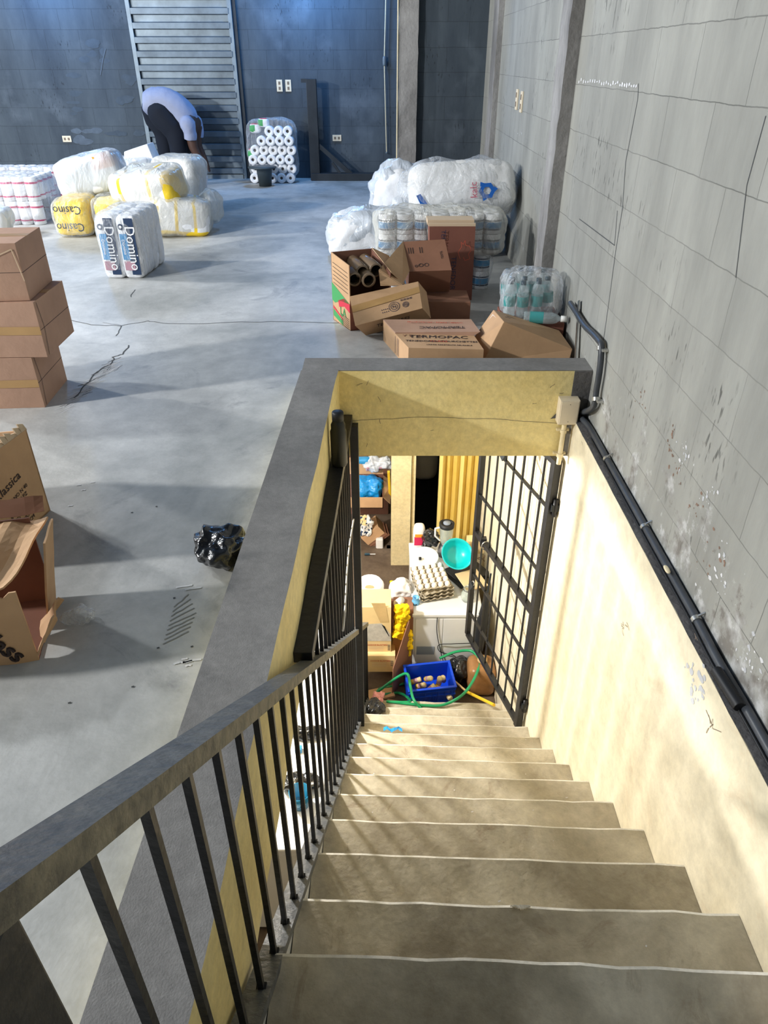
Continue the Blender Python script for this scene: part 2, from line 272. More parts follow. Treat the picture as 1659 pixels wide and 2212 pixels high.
class MB:
    def __init__(s): s.v = []; s.f = []; s.M = Matrix.Identity(4)
    def add(s, vs_, fs, m, smooth=False, M=None):
        T = s.M @ M if M is not None else s.M
        n = len(s.v); s.v += [T @ Vector(p) for p in vs_]; s.f += [(tuple(i + n for i in f), m, smooth) for f in fs]
        return s
    def box(s, x0, y0, z0, x1, y1, z1, m, M=None):
        return s.hexa([(x0, y0, z0), (x1, y0, z0), (x1, y1, z0), (x0, y1, z0), (x0, y0, z1), (x1, y0, z1), (x1, y1, z1), (x0, y1, z1)], m, M)
    def hexa(s, c, m, M=None):
        return s.add(c, [(3, 2, 1, 0), (4, 5, 6, 7), (0, 1, 5, 4), (1, 2, 6, 5), (2, 3, 7, 6), (3, 0, 4, 7)], m, False, M)
    def bar(s, p, q, wx, wy, m, up=(0, 0, 1)):
        p, q = Vector(p), Vector(q); d = (q - p).normalized(); u = Vector(up)
        if abs(d.dot(u)) > 0.99: u = Vector((0, 1, 0))
        a = d.cross(u).normalized() * wx / 2; b = a.cross(d).normalized() * wy / 2
        return s.hexa([p - a - b, p + a - b, p + a + b, p - a + b, q - a - b, q + a - b, q + a + b, q - a + b], m)
    def tube(s, pts, r, m, n=10, cap=True, closed=False, smooth=True):
        pts = [Vector(p) for p in pts]; rs = r if isinstance(r, (list, tuple)) else [r] * len(pts)
        vs_, fs = [], []; prev = None
        for i, p in enumerate(pts):
            a = pts[i - 1] if i or closed else p; b = pts[(i + 1) % len(pts)] if i < len(pts) - 1 or closed else p
            d = (b - a).normalized()
            if prev is None:
                u = Vector((0, 0, 1)) if abs(d.z) < 0.9 else Vector((1, 0, 0)); u = (u - d * u.dot(d)).normalized()
            else: u = (prev - d * prev.dot(d)).normalized()
            prev = u; v = d.cross(u)
            for k in range(n):
                t = 2 * math.pi * k / n; vs_.append(p + (u * math.cos(t) + v * math.sin(t)) * rs[i])
        L = len(pts)
        for i in range(L if closed else L - 1):
            for k in range(n):
                a = i * n + k; b = i * n + (k + 1) % n; c2 = ((i + 1) % L) * n
                fs.append((a, b, c2 + (k + 1) % n, c2 + k))
        s.add(vs_, fs, m, smooth)
        if cap and not closed:
            s.add(vs_[:n], [tuple(range(n))[::-1]], m); s.add(vs_[-n:], [tuple(range(n))], m)
        return s
    def lathe(s, prof, m, n=20, M=None, smooth=True):
        vs_, fs = [], []
        for (r, z) in prof:
            for k in range(n): t = 2 * math.pi * k / n; vs_.append((r * math.cos(t), r * math.sin(t), z))
        for i in range(len(prof) - 1):
            for k in range(n):
                a = i * n + k; b = i * n + (k + 1) % n; fs.append((a, b, b + n, a + n))
        return s.add(vs_, fs, m, smooth, M)
    def blob(s, size, m, p=4.0, amp=0.03, fr=4.0, seed=0, n=14, M=None, crease=0.0, flat_bottom=False, mfun=None):
        """puffy box: super-ellipsoid over a cube grid, creased with noise. size = half extents"""
        vs_, fs, ms, idx = [], [], [], {}
        def vid(a, b, c2):
            k = (a, b, c2)
            if k in idx: return idx[k]
            q = Vector((a / n * 2 - 1, b / n * 2 - 1, c2 / n * 2 - 1))
            l = (abs(q.x) ** p + abs(q.y) ** p + abs(q.z) ** p) ** (1 / p); q = q / l
            w_ = Vector((q.x * size[0], q.y * size[1], q.z * size[2]))
            nz = noise.noise(w_ * fr + Vector((seed * 7.3, seed * 1.7, 0)))
            nz2 = noise.noise(w_ * fr * 3.1 + Vector((0, seed * 3.3, seed)))
            rd = 1 - abs(noise.noise(w_ * fr * 1.7 + Vector((seed, 5, seed * 2)))) * 2
            dd = q.normalized() * (amp * (nz * 1.6 + nz2 * 0.6) + crease * rd)
            w_ = w_ + dd
            if flat_bottom and w_.z < -size[2] * 0.97: w_.z = -size[2]
            vs_.append(w_); idx[k] = len(vs_) - 1; return idx[k]
        for ax in range(3):
            for sd in (0, n):
                for i in range(n):
                    for j in range(n):
                        cs = [(i, j), (i + 1, j), (i + 1, j + 1), (i, j + 1)]
                        if (sd == 0) != (ax == 1): cs = cs[::-1]
                        q = []
                        for (a, b) in cs:
                            t = [0, 0, 0]; t[ax] = sd; t[(ax + 1) % 3 if ax != 1 else 0] = a; t[(ax + 2) % 3 if ax != 1 else 2] = b; q.append(vid(*t))
                        fs.append(tuple(q))
        T = s.M @ M if M is not None else s.M; n0 = len(s.v); s.v += [T @ p_ for p_ in vs_]
        for f in fs:
            mm = m
            if mfun:
                c2 = sum((vs_[i] for i in f), Vector()) / 4; mm = mfun(Vector((c2.x / size[0], c2.y / size[1], c2.z / size[2]))) or m
            s.f.append((tuple(i + n0 for i in f), mm, True))
        return s
    def quad(s, a, b, c2, d, m): return s.add([a, b, c2, d], [(0, 1, 2, 3)], m)
    def text(s, t, size, o, right, up, m, sx=1.0):
        right = Vector(right).normalized(); up = Vector(up); up = (up - right * up.dot(right)).normalized(); nn = right.cross(up)
        M = Matrix.Translation(Vector(o) + nn * 0.0008) @ Matrix((right, up, nn)).transposed().to_4x4() @ Matrix.Diagonal((sx, 1, 1, 1))
        vs_, fs = text_mesh(t, size); return s.add(vs_, fs, m, False, M)
    def ribbon(s, pts, w_, m, nrm=(0, 0, 1), off=0.0015):
        pts = [Vector(p) for p in pts]; nn = Vector(nrm)
        for i in range(len(pts) - 1):
            d = (pts[i + 1] - pts[i]).normalized(); a = d.cross(nn) * w_ / 2; o = nn * off
            s.quad(pts[i] - a + o, pts[i + 1] - a + o, pts[i + 1] + a + o, pts[i] + a + o, m)
        return s
    def build(s, name, parent=None, bevel=0.0, loc=None, seg=2, solid=0.0):
        org = Vector(loc) if loc is not None else Vector((0, 0, 0))
        me = bpy.data.meshes.new(name); names = []
        for f in s.f:
            if f[1] not in names: names.append(f[1])
        me.from_pydata([v - org for v in s.v], [], [f[0] for f in s.f]); me.validate(clean_customdata=False)
        for k in names: me.materials.append(MATS[k])
        if len(me.polygons) == len(s.f):
            for p, f in zip(me.polygons, s.f): p.material_index = names.index(f[1]); p.use_smooth = f[2]
        me.update()
        o = bpy.data.objects.new(name, me); C.objects.link(o); o.location = org
        if parent: o.parent = parent; 
        if parent: o.location = org - PW(parent)
        if solid:
            md = o.modifiers.new('s', 'SOLIDIFY'); md.thickness = solid; md.offset = 0
        if bevel:
            md = o.modifiers.new('b', 'BEVEL'); md.width = bevel; md.segments = seg; md.limit_method = 'ANGLE'; md.angle_limit = R(50)
        return o
def PW(o):
    v = Vector(o.location)
    while o.parent: o = o.parent; v += Vector(o.location)
    return v
def tag(o, label, cat, group=None, kind=None):
    o['label'] = label; o['category'] = cat
    if group: o['group'] = group
    if kind: o['kind'] = kind
    return o
def thing(name, label, cat, loc, group=None):
    o = bpy.data.objects.new(name, None); C.objects.link(o); o.location = loc; o.empty_display_size = 0.05
    return tag(o, label, cat, group)
def struct(o): o['kind'] = 'structure'; return o
def copy_tree(o, parent=None):
    c = o.copy(); C.objects.link(c)
    if parent: c.parent = parent
    for ch in list(o.children):
        copy_tree(ch, c)
    return c

# ================================================================ STRUCTURE
XW = 0.97      # face of the concrete block wall
XR = 0.91      # face of the stairwell wall under it
ZC = 0.084     # top of the raised curb
ZB = -0.363    # underside of the beams
ZL = -3.13     # lower floor
def xi(Y): return -0.307 + 0.030 * Y       # inner face of the left beam
def xo(Y): return -0.468 + 0.0265 * Y      # outer edge of the left curb
YB, YB2 = 3.13, 3.29

# upper floor with its cracks, dust and scratches in the same mesh
b = MB()
def fl(pts, z0=-0.2, z1=0.0, m='floor_grey'):
    n = len(pts); b.add([(x, y, z1) for x, y in pts] + [(x, y, z0) for x, y in pts],
        [tuple(range(n)), tuple(range(2 * n - 1, n - 1, -1))] + [(i, n + i, n + (i + 1) % n, (i + 1) % n)[::1] for i in range(n)], m)
fl([(-7, -3), (xo(-3), -3), (xo(YB2), YB2), (-7, YB2)])
fl([(-7, YB2), (XW, YB2), (XW, 10.1), (-7, 10.1)])
fl([(xo(-3), -3), (XW, -3), (XW, .2), (xo(.2), .2)])
def fpath(ps): return [atz(x, y, 0) for x, y in ps]
def jag(ps, n=4, a=0.008):
    out = [ps[0]]
    for i in range(len(ps) - 1):
        for k in range(1, n + 1):
            q = ps[i].lerp(ps[i + 1], k / n)
            if k < n or i < len(ps) - 2: q = q + Vector((random.uniform(-a, a), random.uniform(-a, a), 0))
            out.append(q)
    return out
b.ribbon(jag(fpath([(148, 690), (200, 702), (262, 704), (318, 693), (350, 698), (420, 700), (520, 696), (600, 695), (735, 698)])), 0.005, 'crack')
b.ribbon(jag(fpath([(262, 704), (250, 726)])), 0.004, 'crack'); b.ribbon(jag(fpath([(222, 697), (262, 704)])), 0.003, 'crack')
b.ribbon(jag(fpath([(278, 746), (268, 765), (245, 772), (243, 783), (215, 800), (180, 835), (160, 860)])), 0.006, 'crack')
b.ribbon(jag(fpath([(292, 626), (283, 642)])), 0.004, 'crack')
for k in range(120):
    t = random.random(); p = atz(262 - 112 * t + random.uniform(-6, 10), 778 + 98 * t + random.uniform(-8, 8), 0)
    b.ribbon(jag([p, p + Vector((random.uniform(-.06, -.015), random.uniform(-.09, -.02), 0))], 3, .006), random.uniform(.0015, .006), 'white_dust' if k % 5 else 'crack', off=.0003 + k * .000004)
for (x, y) in [(175, 1060), (195, 1043), (165, 1049), (147, 1094), (400, 1440), (392, 1425)]:
    p = atz(x, y); b.ribbon(jag([p, p + Vector((.015, .004, 0))], 2, .003), .006, 'white_dust')
for (x, y) in [(375, 1435), (395, 1432), (380, 1270), (400, 1275)]:
    p = atz(x, y); b.ribbon(jag([p, p + Vector((.045, .012, 0))], 3, .005), .007, 'floor_scuff')
for (x, y) in [(283, 1108), (336, 1095), (374, 1293), (339, 1401), (412, 1398), (284, 1485), (147, 1520)]:
    p = atz(x, y); b.ribbon([p, p + Vector((.006, .003, 0))], .005, 'crack')
for k in range(9):   # comb marks left in the screed
    p = atz(352 + k * 3.0, 1392 - k * 10, 0); q = atz(424 - abs(k - 4) * 4, 1364 - k * 10, 0); b.ribbon(jag([p, q], 4, .002), .004, 'floor_mark', off=.001)
struct(b.build('floor'))

# ceiling, outer walls of the hall
struct(MB().box(-7.15, -3.15, 3.6, XW + .15, 10.25, 3.75, 'block_back').build('ceiling'))
struct(MB().box(-7.15, -3, 0, -7, 10.1, 3.6, 'block_back').build('wall_left'))
struct(MB().box(-7, -3.15, -.2, XW, -3, 3.6, 'block_back').build('wall_front'))
# back wall: left stretch at 10.1, right stretch nearer behind the column
struct(MB().box(-7, 10.1, 0, .2, 10.25, 3.6, 'block_back').build('wall_back'))
struct(MB().box(.16, 8.0, 0, XW, 8.2, 3.6, 'block_back').box(.16, 8.2, 0, .2, 10.1, 3.6, 'block_back').build('wall_back_right'))
# plaster patches on the back wall
b = MB()
def patch(x0, y0, x1, y1, k, m):
    for _ in range(k):
        x = random.uniform(x0, x1); y = random.uniform(y0, y1); w_ = random.uniform(.04, .13); h = random.uniform(.02, .05)
        p = aty(x, y, 10.098); n = 9; off = .0006 + .0001 * len(b.f)
        ps = [(p.x + math.cos(i / n * 6.283) * w_ * random.uniform(.7, 1), 10.1 - off, p.z + math.sin(i / n * 6.283) * h * random.uniform(.7, 1)) for i in range(n)]
        b.add(ps, [tuple(range(n))], m)
mat('smear', (70, 81, 92), 0.9, var=0.15, vs_=10); mat('smear_hi', (86, 97, 109), 0.9, var=0.15, vs_=12)
patch(165, 112, 255, 135, 5, 'smear'); patch(158, 150, 168, 260, 7, 'smear'); patch(165, 275, 212, 306, 9, 'smear_hi')
patch(245, 165, 290, 180, 4, 'smear'); patch(185, 92, 205, 100, 2, 'smear'); patch(240, 285, 330, 295, 4, 'smear'); patch(245, 210, 290, 225, 3, 'smear')
b.ribbon([aty(228, 105, 10.096), aty(222, 130, 10.096), aty(217, 162, 10.096)], .012, 'smear_hi', nrm=(0, -1, 0))
struct(b.build('trim_1'))

def flake(b, p, sz, m, nx=-1):
    n = 8; a0 = random.random() * 6; st_ = random.uniform(.5, 1.6)
    pts = [(p.x + nx * (.0006 + random.random() * .0004) * 1, p.y + math.cos(a0 + i / n * 6.283) * sz * random.uniform(.45, 1) * st_, p.z + math.sin(a0 + i / n * 6.283) * sz * random.uniform(.45, 1)) for i in range(n)]
    x0 = pts[0][0]; b.add([(x0, q[1], q[2]) for q in pts], [tuple(range(n))], m)
# right block wall (upper), with ragged joint lines
b = MB().box(XW, -3, -3.4, XW + .15, 8.2, 3.6, 'block_right')
def wpt(x, y): p = atx(x, y, XW); return p
b.ribbon([wpt(*p) for p in [(1380, 180), (1378, 215), (1352, 350), (1345, 450), (1330, 545), (1316, 650), (1303, 742)]], .004, 'crack', nrm=(-1, 0, 0))
b.ribbon([wpt(*p) for p in [(1334, 455), (1328, 530), (1252, 473)]], .004, 'crack', nrm=(-1, 0, 0))
b.ribbon([wpt(*p) for p in [(1655, 250), (1614, 400), (1590, 600)]], .003, 'crack', nrm=(-1, 0, 0))
for k in range(26):
    t = k / 26; p = wpt(1250 + 128 * t, 175 + 10 * t + random.uniform(-3, 3)); b.ribbon([p, p + Vector((0, -.02, random.uniform(-.006, .006)))], random.uniform(.006, .016), 'white_dust', nrm=(-1, 0, 0))
for (cx_, cy_, k, sx, sy) in [(1122, 290, 8, 8, 8), (1070, 400, 14, 14, 26), (1380, 900, 0, 60, 80), (1560, 1240, 14, 40, 60), (1535, 1070, 8, 14, 18), (1620, 1420, 16, 30, 50), (1480, 985, 10, 16, 24)]:
    for _ in range(k):
        p = wpt(cx_ + random.gauss(0, sx * .6), cy_ + random.gauss(0, sy * .6)); flake(b, p, random.uniform(.002, .011), random.choice(['white_dust', 'flake_grey']))
    for _ in range(k): p = wpt(cx_ + random.gauss(0, sx * .9), cy_ + random.gauss(0, sy * .9)); flake(b, p, random.uniform(.001, .004), 'white_dust')
for (x, y, k, sx, sy, sz) in [(1452, 960, 14, 5, 26, .012), (1384, 865, 8, 6, 14, .010), (1466, 1010, 8, 8, 18, .010), (1505, 1100, 10, 10, 20, .008), (1540, 1200, 12, 14, 22, .008)]:
    for _ in range(k): flake(b, wpt(x + random.gauss(0, sx), y + random.gauss(0, sy)), random.uniform(.3, 1) * sz, 'stain_brown')
struct(b.build('wall_right'))
# concrete column half sunk in the wall, and the shallow joint beyond
b = MB(); n = 40; z0, z1 = 0, 3.6; vs_ = []
for i in range(n + 1):
    z = z0 + (z1 - z0) * i / n; j = [random.uniform(-.004, .004) for _ in range(3)]
    vs_ += [(XW + .02, 4.2, z), (.905 + j[0], 4.2 + j[1], z), (.907 + j[2], 4.42, z), (XW + .02, 4.42, z)]
fs = []
for i in range(n):
    for k in range(3): fs.append((i * 4 + k, (i + 1) * 4 + k, (i + 1) * 4 + k + 1, i * 4 + k + 1))
b.add(vs_, fs, 'column_grey'); struct(b.build('trim_2'))
struct(MB().box(.925, 7.0, 0, XW + .02, 7.3, 3.6, 'column_grey').build('trim_3'))

# free column at the back
col = thing('concrete_column', 'rough grey concrete column standing before the back wall', 'column', (.22, 7.95, 0))
b = MB(); vs_ = []
for i in range(n + 1):
    z = 3.6 * i / n
    for (x, y) in [(.137, 7.93), (.318, 7.93), (.318, 8.0), (.137, 8.0)]:
        vs_.append((x + random.uniform(-.004, .004), y + random.uniform(-.002, .004), z))
fs = [(i * 4 + k, i * 4 + (k + 1) % 4, (i + 1) * 4 + (k + 1) % 4, (i + 1) * 4 + k) for i in range(n) for k in range(4)]
b.add(vs_, fs, 'column_grey'); b.box(.12, 7.90, 0, .33, 8.0, .10, 'column_grey'); b.build('shaft', col)
MB().tube([(.128, 7.926, .0 + .18 * i) for i in range(20)], .007, 'pipe_white', n=6).build('cable', col)

# raised curb and beams around the stairwell
b = MB(); N_ = 24
def prism(f_in, f_out, y0, y1, z0, z1, mtop, min_, n=24):
    for i in range(n):
        ya = y0 + (y1 - y0) * i / n; yb = y0 + (y1 - y0) * (i + 1) / n
        ja, jb = [0.0015 * math.sin(q * 37) + .0015 * math.sin(q * 91) for q in (ya, yb)]
        A = (f_in(ya) + ja, ya); B = (f_in(yb) + jb, yb); D = (f_out(ya), ya); E_ = (f_out(yb), yb)
        b.quad((D[0], D[1], z1), (A[0], A[1], z1), (B[0], B[1], z1), (E_[0], E_[1], z1), mtop)
        b.quad((A[0], A[1], z0), (B[0], B[1], z0), (B[0], B[1], z1), (A[0], A[1], z1), min_)
        b.quad((D[0], D[1], z0), (D[0], D[1], z1), (E_[0], E_[1], z1), (E_[0], E_[1], z0), mtop if z0 > -.3 else min_)
        b.quad((D[0], D[1], z0), (E_[0], E_[1], z0), (B[0], B[1], z0), (A[0], A[1], z0), min_)
prism(xi, xo, -3, YB, ZB, ZC, 'curb_grey', 'yellow_wall', 48)
struct(b.build('trim_4'))
b = MB().box(xo(YB2), YB, ZB, XW, YB2, ZC, 'curb_grey')
b.quad((xi(YB), YB - .002, ZB), (.885, YB - .002, ZB), (.885, YB - .002, ZC - .003), (xi(YB), YB - .002, ZC - .003), 'yellow_wall')
b.quad((xi(YB), YB, ZB - .001), (xi(YB), YB2, ZB - .001), (.91, YB2, ZB - .001), (.91, YB, ZB - .001), 'yellow_wall')
b.ribbon(jag([aty(740 + 470 * t / 12, 912 - 10 * math.sin(t * .3) + random.uniform(-2, 2), YB - .003) for t in range(13)], 3, .002), .0022, 'ivory_dark', nrm=(0, -1, 0))
for (x, y, l, a) in [(770, 832, .03, .3), (792, 832, .025, 1.2), (822, 868, .03, 2), (930, 930, .015, .2), (822, 915, .025, 1.7), (792, 965, .02, 1.4), (1188, 838, .03, .8), (1208, 850, .02, .2), (1150, 872, .02, .2)]:
    p = aty(x, y, YB - .003); b.ribbon(jag([p, p + Vector((math.cos(a) * l, 0, math.sin(a) * l))], 3, .003), .0022, 'ivory_dark', nrm=(0, -1, 0))
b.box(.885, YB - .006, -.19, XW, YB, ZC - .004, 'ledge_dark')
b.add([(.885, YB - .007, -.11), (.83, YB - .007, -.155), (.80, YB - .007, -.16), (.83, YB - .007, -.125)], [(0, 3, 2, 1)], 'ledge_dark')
struct(b.build('trim_5'))
# lower-room ceiling slab underside is the floor slab; painted soffit strip
struct(MB().box(-5, -3, -.21, xo(3), 6.2, -.2, 'pillar_cream').box(-5, YB2, -.21, XR, 6.2, -.2, 'pillar_cream').build('ceiling_lower'))

# stairwell right wall with its narrow ledge
ZT = -.155
b = MB(); b.box(XR, -3, ZL, XW + .01, YB2, ZT, 'cream_wall'); b.box(XR, YB2, ZL, XW + .01, 7.2, -.2, 'cream_wall')
for i in range(60):
    y0 = -3 + (YB + 3) * i / 60; y1 = -3 + (YB + 3) * (i + 1) / 60
    b.quad((XR + .002 * math.sin(y0 * 23), y0, ZT + .002), (XW + .005, y0, ZT + .006), (XW + .005, y1, ZT + .006), (XR + .002 * math.sin(y1 * 23), y1, ZT + .002), 'ledge_dark')
for (x, y, k, s_) in [(1352, 1358, 9, .03), (1432, 1266, 1, .01), (1504, 1370, 3, .02), (1540, 1570, 6, .05), (1265, 955, 4, .02), (1210, 1020, 5, .03)]:
    for _ in range(k):
        p = atx(x + random.uniform(-8, 8), y + random.uniform(-8, 8), XR); b.ribbon(jag([p, p + Vector((0, random.uniform(-s_, s_), random.uniform(-s_, s_) * .6))], 2, .002), .0025, 'ivory_dark', nrm=(-1, 0, 0))
for _ in range(26):
    p = atx(1500 + random.uniform(-22, 22), 1470 + random.uniform(-40, 45), XR); flake(b, p, random.uniform(.004, .016), 'flake_grey')
struct(b.build('wall_stairwell_right'))

# lower floor, lower back wall with pillar, doorway
struct(MB().box(-5, -3, ZL - .12, XW, 8.6, ZL, 'lower_floor').build('floor_lower'))
b = MB()
b.box(.072, 5.92, ZL, .262, 6.12, -.2, 'pillar_cream')        # pillar
b.box(.268, 5.95, ZL, .305, 6.12, -.2, 'pillar_cream')        # jamb
b.box(.262, 5.99, ZL, .268, 6.1, -.2, 'wood')
b.box(.30, 5.95, -.9, .93, 6.12, -.2, 'pillar_cream')
struct(b.build('wall_lower_back'))
struct(MB().box(.07, 8.3, ZL, .95, 8.4, -.2, 'rubber').box(.18, 6.12, ZL, .262, 8.3, -.2, 'rubber').box(.262, 6.13, ZL + .001, .95, 8.3, ZL + .01, 'rubber').build('wall_toilet'))  # near-black colour puts the unlit room's shade into its walls and floor
struct(MB().box(-5, 7.6, ZL, .17, 7.7, -.2, 'pillar_cream').build('wall_lower_far'))
struct(MB().box(-3.0, -3, ZL, -2.9, 7.6, -.2, 'cabinet_white').build('wall_lower_left'))
struct(MB().box(-2.9, -3, ZL, XR, -2.9, -.4, 'pillar_cream').build('wall_lower_front'))
# accordion folding door, partly folded
dr = thing('folding_door', 'yellow accordion folding door drawn to the right of the dark doorway', 'door', (.7, 5.97, ZL))
b = MB(); xs = []; x = .56; k = 0
while x < .93: xs.append((x, 5.96 + (.045 if k % 2 else 0))); x += .034; k += 1
for i in range(len(xs) - 1):
    (xa, ya), (xb, yb) = xs[i], xs[i + 1]; b.quad((xa, ya, ZL + .02), (xb, yb, ZL + .02), (xb, yb, -.95), (xa, ya, -.95), 'door_stripe' if i % 5 == 0 else 'door_yellow')
b.build('pleats', dr, solid=.004)
MB().box(.53, 5.93, ZL + .02, .562, 6.0, -.95, 'door_stripe').build('leading_edge', dr, .004)
# toilet seen dimly in the dark room
t = thing('toilet', 'white toilet standing dimly in the dark doorway', 'toilet', (.5, 7.9, ZL))
MB().blob((.17, .22, .19), 'plate_white', p=3, amp=0, M=Matrix.Translation((.50, 7.8, ZL + .2))).build('bowl', t)
MB().box(.36, 8.08, ZL + .38, .68, 8.26, ZL + .74, 'plate_white').build('tank', t, .02)
MB().lathe([(.12, 0), (.19, .0), (.19, .02), (.12, .02)], 'plate_white', M=Matrix.Translation((.53, 8.05, ZL + .60)) @ Matrix.Rotation(R(80), 4, 'X')).build('seat', t)

# ================================================================ STAIRS
def xs_(Y): return -0.262 + 0.036 * Y        # left end of the treads
stair = thing('staircase', 'straight concrete staircase with pale worn nosings leading down', 'stairs', (.35, 1.8, ZL))
YN = lambda k: 0.98 + 0.26 * (k - 2) + (.022 if k < 2 else 0)
def ytilt(x): return .042 * (XR - x) / 1.15
ZN = lambda k: -0.546 - 0.215 * (k - 2)
for k in range(0, 14):
    yb_ = YN(k) + .003; ya_ = YN(k - 1) - .015; z = ZN(k); zb = z - .30
    if k == 0: ya_ = -.1
    if k > 12: zb = ZL
    b = MB(); nseg = 14; xl0, xr0 = xs_(YN(k)) - .0, XR - .001
    chip = {3: (.36, .03)}.get(k)
    P = []
    for i in range(nseg + 1):
        x = xl0 + (xr0 - xl0) * i / nseg; jz = random.uniform(-.002, .002); jy = random.uniform(-.003, .003)
        P.append((x, yb_ + jy + ytilt(x), z + jz))
    for i in range(nseg):
        a, c_ = P[i], P[i + 1]
        b.quad((a[0], ya_, z), (c_[0], ya_, z), (c_[0], c_[1] - .008, c_[2]), (a[0], a[1] - .008, a[2]), 'stair_grey')
        b.quad((a[0], a[1] - .008, a[2]), (c_[0], c_[1] - .008, c_[2]), (c_[0], c_[1], c_[2] - .004), (a[0], a[1], a[2] - .004), 'nosing')
        b.quad((a[0], a[1], a[2] - .004), (c_[0], c_[1], c_[2] - .004), (c_[0], c_[1], zb), (a[0], a[1], zb), 'stair_grey')
    b.quad((xl0, ya_, z), (xl0, yb_ + .04, z), (xl0, yb_ + .04, zb), (xl0, ya_, zb), 'stair_grey')
    b.quad((xl0, ya_, zb), (xl0, yb_, zb), (xr0, yb_, zb), (xr0, ya_, zb), 'stair_grey')
    b.quad((xl0, ya_, zb), (xr0, ya_, zb), (xr0, ya_, z), (xl0, ya_, z), 'stair_grey')
    if k == 2:   # broken nosing
        for q in range(8):
            x = .33 + q * .006; b.box(x - .004, yb_ + .008 + abs(q - 4) * .002, z - .001, x + .006, yb_ + .018, z + .003 + random.uniform(0, .002), 'nosing')
    for _ in range(9 if k > 3 else 3):
        x = random.uniform(xl0 + .1, XR - .05); y = random.uniform(ya_ + .03, yb_ - .02); b.ribbon([(x, y, z), (x + random.uniform(.002, .01), y + .003, z)], random.uniform(.002, .006), 'white_dust')
    b.build('stair_step', stair)
# sloping stringer carrying the treads on the open side
b = MB(); ya, yb = YN(-1), YN(13)
b.hexa([(xs_(ya) - .035, ya, ZN(-1) - .34), (xs_(ya), ya, ZN(-1) - .34), (xs_(yb), yb, ZL), (xs_(yb) - .035, yb, ZL),
        (xs_(ya) - .035, ya, ZN(-1) - .03), (xs_(ya), ya, ZN(-1) - .03), (xs_(yb), yb, ZN(13) - .03), (xs_(yb) - .035, yb, ZN(13) - .03)], 'cabinet_white')
b.build('stringer', stair)

# ---------------------------------------------------------------- railing
def zr(Y): return CH - .234 - .8205 * Y      # top of the handrail
def zn(Y): return ZN(1) - .827 * (Y - YN(1))  # nosing line
def xr(Y): return -.245 + .033 * Y
rl = thing('stair_railing', 'dark metal stair railing with flat handrail and thin square balusters', 'railing', (xr(2), 2, zn(2)))
b = MB(); ya, yb = .10, 3.95
def seg(ya, yb, x0, x1, za, zb, h, m, mt=None):
    c = [(xr(ya) + x0, ya, za - h), (xr(ya) + x1, ya, za - h), (xr(yb) + x1, yb, zb - h), (xr(yb) + x0, yb, zb - h),
         (xr(ya) + x0, ya, za), (xr(ya) + x1, ya, za), (xr(yb) + x1, yb, zb), (xr(yb) + x0, yb, zb)]
    b.add(c, [(3, 2, 1, 0), (0, 1, 5, 4), (1, 2, 6, 5), (2, 3, 7, 6), (3, 0, 4, 7)], m); b.add(c[4:], [(0, 1, 2, 3)], mt or m)
seg(ya, yb, -.045, 0, zr(ya), zr(yb), .035, 'rail_side', 'rail_paint'); b.build('handrail', rl)
b = MB(); seg(.2, 3.92, -.052, 0, zn(.2) + .03, zn(3.92) + .03, .028, 'rail_paint', 'rail_paint'); b.build('bottom_rail', rl)
b = MB().box(xr(.2) - .05, .16, .0, xr(.2), .25, zr(.25) - .02, 'black_paint').box(xr(.2) - .05, .2, zn(.25) - .1, xr(.2), .25, .0, 'black_paint'); b.build('newel_post', rl, .003)
for k in range(33):
    Y = .352 + .109 * k; x = xr(Y) - .02
    b = MB().bar((x, Y, zn(Y) + .01), (x, Y, zr(Y) - .03), .0115, .0115, 'black_paint')
    bo_ = b.build('baluster', rl); MB().box(x - .010, Y - .013, zn(Y) + .015, x + .010, Y + .009, zn(Y) + .034, 'black_paint').build('foot', bo_)
MB().bar((xr(3.93) - .022, 3.93, ZL + .02), (xr(3.93) - .022, 3.93, zr(3.93) - .02), .03, .03, 'black_paint').build('end_post', rl)

# ---------------------------------------------------------------- grille between beam and handrail
gr = thing('stair_grille', 'black vertical bar grille filling the gap between beam and handrail', 'grille', (-.2, 2.3, -.9))
b = MB(); y0, y1 = 1.50, 3.12
b.hexa([(xi(y0) + .001, y0, -.175), (xi(y0) + .056, y0, -.175), (xi(y1) + .062, y1, -.175), (xi(y1) + .001, y1, -.175),
        (xi(y0) + .001, y0, -.135), (xi(y0) + .056, y0, -.135), (xi(y1) + .062, y1, -.135), (xi(y1) + .001, y1, -.135)], 'black_paint'); b.build('top_track', gr, .002)
for k in range(15):
    Y = 1.56 + .103 * k; x = xi(Y) + .045
    MB().bar((x, Y, zr(Y) - .002), (x, Y, -.17), .013, .013, 'black_paint').build('bar', gr)
MB().bar((xi(3.1) + .07, 3.09, zr(3.1) - .8), (xi(3.1) + .07, 3.09, -.175), .04, .05, 'black_paint').build('end_post', gr, .002)
cd = MB().tube([aty(764 - 26 * t - 3 * math.sin(t * 5), 1122 + 240 * t, 3.0 - 1.28 * t) for t in [i / 14 for i in range(15)]], .004, 'white_dust', n=6).build('cord')
tag(cd, 'pale twisted cord hanging along the black bar grille', 'cord')

bt = thing('bottle', 'dark plastic bottle with black cap standing on the black track beside the yellow beam', 'bottle', (-.205, 2.62, -.135))
bx, by = xi(2.62) + .042, 2.62
MB().lathe([(0, 0), (.030, 0), (.034, .01), (.034, .155), (.030, .165), (.030, .185), (.023, .20), (.021, .205)], 'dark_glass', M=Matrix.Translation((bx, by, -.134))).build('body', bt)
MB().lathe([(.021, 0), (.024, 0), (.024, .034), (.021, .038), (0, .038)], 'rubber', M=Matrix.Translation((bx, by, .07))).build('cap', bt)

